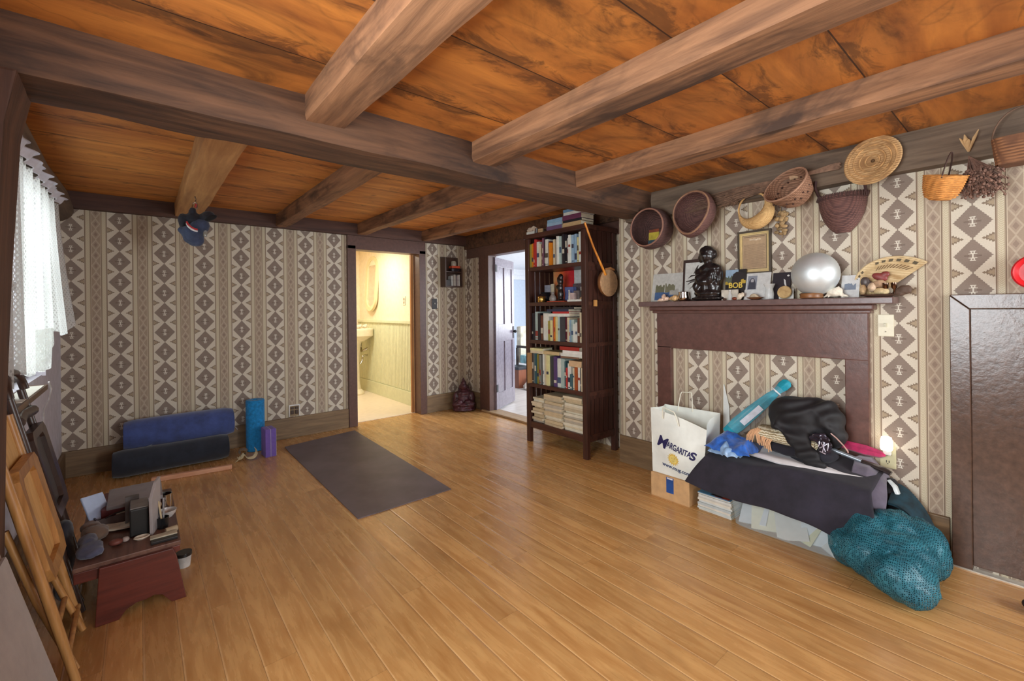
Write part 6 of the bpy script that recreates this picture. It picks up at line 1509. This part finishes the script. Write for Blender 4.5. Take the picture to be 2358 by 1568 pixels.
g = G(); g.tube([(2.62, 6.78, 0.830), (2.62, 6.78, 0.710)], .022, 12); g.tube([(2.62, 6.78, 0.710), (2.62, 6.74, 0.650), (2.66, 6.70, 0.675), (2.70, 6.70, 0.690)], .018, 10); g.obj('drain_trap', CHR, sk, smooth=True)
g = G(); g.tube([(2.70, 6.72, 0.590), (2.66, 6.70, 0.590), (2.61, 6.68, 0.570), (2.60, 6.68, 0.510), (2.575, 6.68, 0.465)], .016, 10); g.obj('supply_pipe', CHR, sk, smooth=True)
g = G(); g.tube([(2.45, 6.94, 0.990), (2.45, 6.94, 1.110), (2.45, 6.88, 1.135), (2.45, 6.82, 1.100)], .014, 10); g.obj('tap', CHR, sk, smooth=True)
g = G(); g.ell((2.36, 6.93, 1.075), .028); g.tube([(2.36, 6.93, 1.055), (2.36, 6.93, 1.000)], .012, 8); g.obj('tap_handle', plain((60, 50, 44), .3), sk, smooth=True)
for i, (x, y, z, lb) in enumerate(((2.46, 6.60, .025+1.0, 'left white seashell on the rim of the bathroom sink'), (2.54, 6.62, 1.03, 'middle white seashell on the rim of the bathroom sink'), (2.63, 6.62, 1.035, 'right white seashell on the rim of the bathroom sink'))):
    tag(blob('seashell', [((x, y, z), (.04, .035, .024)), ((x+.02, y, z+.018), (.02, .02, .016)), ((x-.025, y, z-.008), (.022, .02, .012))], plain((232, 222, 200), .5), vox=.007, sm=2, jit=.012, jf=24), lb, 'seashell')
mr_ = thing('mirror', 'long oval mirror in a cream frame on the bathroom wall', 'mirror', (2.76, 6.62, 1.30))
M = frame((2.775, 6.66, 1.69), (0, -1, 0), (.06, .0, 1.0), (-1, 0, .06))
def oval(a_, h_, k=40):
    r_ = []
    for i in range(k):
        q = 2*PI*i/k; x = a_*math.cos(q); y = a_*math.sin(q)+(h_ if math.sin(q) >= 0 else -h_); r_.append((x, y))
    return r_
o_, i_ = oval(.215, .215), oval(.150, .215)
g = G(); n = 40
A0 = [g.bm.verts.new(M @ V((x, y, 0))) for x, y in o_]; A1 = [g.bm.verts.new(M @ V((x*.97, y*.985, .035))) for x, y in o_]; B1 = [g.bm.verts.new(M @ V((x, y, .03))) for x, y in i_]; B0 = [g.bm.verts.new(M @ V((x, y, 0))) for x, y in i_]
for i in range(n):
    j = (i+1) % n
    for a_, b2 in ((A0, A1), (A1, B1), (B1, B0), (B0, A0)): g.bm.faces.new((a_[i], a_[j], b2[j], b2[i]))
g.obj('frame', plain((226, 214, 170), .45, var=.02), mr_, smooth=True); g = G(); g.prism(i_, .006, .012, M); g.obj('glass', plain((235, 230, 220), .03, 1.0, var=0.0), mr_)
pf = thing('picture_frame', 'wood framed picture on the far bathroom side wall', 'picture', (1.32, 6.4, 1.55))
for b5 in ((1.30, 1.325, 6.05, 6.10, 1.50, 1.95), (1.30, 1.325, 6.50, 6.55, 1.50, 1.95), (1.30, 1.325, 6.10, 6.50, 1.50, 1.55), (1.30, 1.325, 6.10, 6.50, 1.90, 1.95)): G().box(*b5, .003).obj('frame', wood((120, 72, 36), (160, 104, 58), 'Y'), pf)
G().box(1.30, 1.31, 6.10, 6.50, 1.55, 1.90).obj('print', plain((206, 184, 150), .6), pf)
o_ = thing('wall_outlet', 'white outlet plate on the yellow bathroom wall', 'outlet', (2.775, 5.61, 1.34))
G().box(2.773, 2.78, 5.565, 5.645, 1.345, 1.465, .003).obj('plate', plain((232, 226, 206), .4), o_); G().box(2.769, 2.773, 5.59, 5.62, 1.41, 1.44, .002).box(2.769, 2.773, 5.59, 5.62, 1.365, 1.395, .002).obj('socket', plain((186, 170, 140), .4), o_)

# ------------------------------------------------------------------ blue room: open door and furniture
dm = plain((118, 106, 116), .26, var=.10, vs=24)
d2 = bpy.data.objects.new('door_2', None); COL.objects.link(d2); d2.location = (3.36, 4.37, 0); d2['kind'] = 'structure'; d2['label'] = 'open panelled door swung into the blue room'
ang = math.atan2(.30, .56); Md = Matrix.Translation((3.385, 4.375, .02)) @ Matrix.Rotation(ang, 4, 'Z')
Wd, Hd = .62, 1.90
for bx5 in ((0, .075, 0, Hd), (Wd-.075, Wd, 0, Hd), (.285, .335, .06, Hd-.02)): G().box(bx5[0], bx5[1], -.017, .017, bx5[2], bx5[3], .003, Md).obj('stile', dm, d2)
for z0, z1 in ((0, .20), (.84, 1.06), (Hd-.11, Hd)): G().box(.075, Wd-.075, -.0165, .0165, z0, z1, .003, Md).obj('rail', dm, d2)
for x0, x1 in ((.075, .285), (.335, Wd-.075)):
    for z0, z1 in ((.20, .84), (1.06, Hd-.11)): G().box(x0, x1, -.006, .006, z0, z1, 0, Md).obj('panel', dm, d2)
IR = plain((40, 36, 38), .5, .4)
for z in (.22, 1.72): G().box(-.004, .05, -.020, -.016, z, z+.09, .001, Md).obj('hinge', IR, d2)
g = G(); g.box(Wd-.055, Wd-.025, -.024, -.017, .86, 1.02, .002, Md); g.obj('latch_plate', IR, d2)
g = G(); g.ell(Md @ V((Wd-.04, -.045, .95)), .022, n=14, m=10); g.tube([Md @ V((Wd-.04, -.04, .95)), Md @ V((Wd-.04, -.02, .95))], .008, 8); g.obj('knob', IR, d2, smooth=True)
ac = thing('armchair', 'cream armchair with aqua seat in the blue room', 'armchair', (5.0, 5.75, 0))
CRM = fabric((226, 214, 190)); AQ = fabric((150, 198, 200))
G().box(4.93, 5.45, 5.66, 5.78, .35, .98, .04).obj('back', CRM, ac, smooth=True)
G().box(4.90, 5.45, 5.15, 5.66, .36, .50, .03).obj('seat', AQ, ac, smooth=True)
for x in (4.86, 5.44): G().box(x, x+.045, 5.15, 5.70, .62, .66, .012).obj('arm', plain((64, 48, 40), .4), ac)
for x in (4.865, 5.445):
    for y in (5.17, 5.68): G().box(x, x+.035, y, y+.035, 0, .62, .006).obj('leg', plain((64, 48, 40), .4), ac)
sd_ = thing('low_table', 'low brown chest with a dark top in the blue room', 'chest', (4.7, 5.5, 0))
G().box(4.62, 4.84, 5.36, 5.62, 0, .30, .008).obj('carcass', wood((120, 66, 44), (156, 92, 62), 'Z', .4), sd_); G().box(4.60, 4.855, 5.34, 5.64, .30, .345, .006).obj('top', plain((52, 52, 58), .4), sd_)
tag(blob('throw', [((4.72, 5.22, .06), (.10, .08, .05)), ((4.78, 5.20, .13), (.06, .06, .06)), ((4.68, 5.16, .03), (.10, .07, .025))], plain((206, 176, 164), .8, var=.5, vs=16), vox=.014, sm=3, jit=.04, jf=16), 'rumpled red and white throw on the blue room floor', 'throw')
def cur2(u, v): return V((4.55+.35*u, 8.41+.03*math.sin(u*30), .12+1.85*v))
g = G(); g.sheet(cur2, 50, 4); tag(g.obj('curtain', fabric((228, 230, 236)), smooth=True), 'white curtain against the blue room\'s far wall', 'curtain')
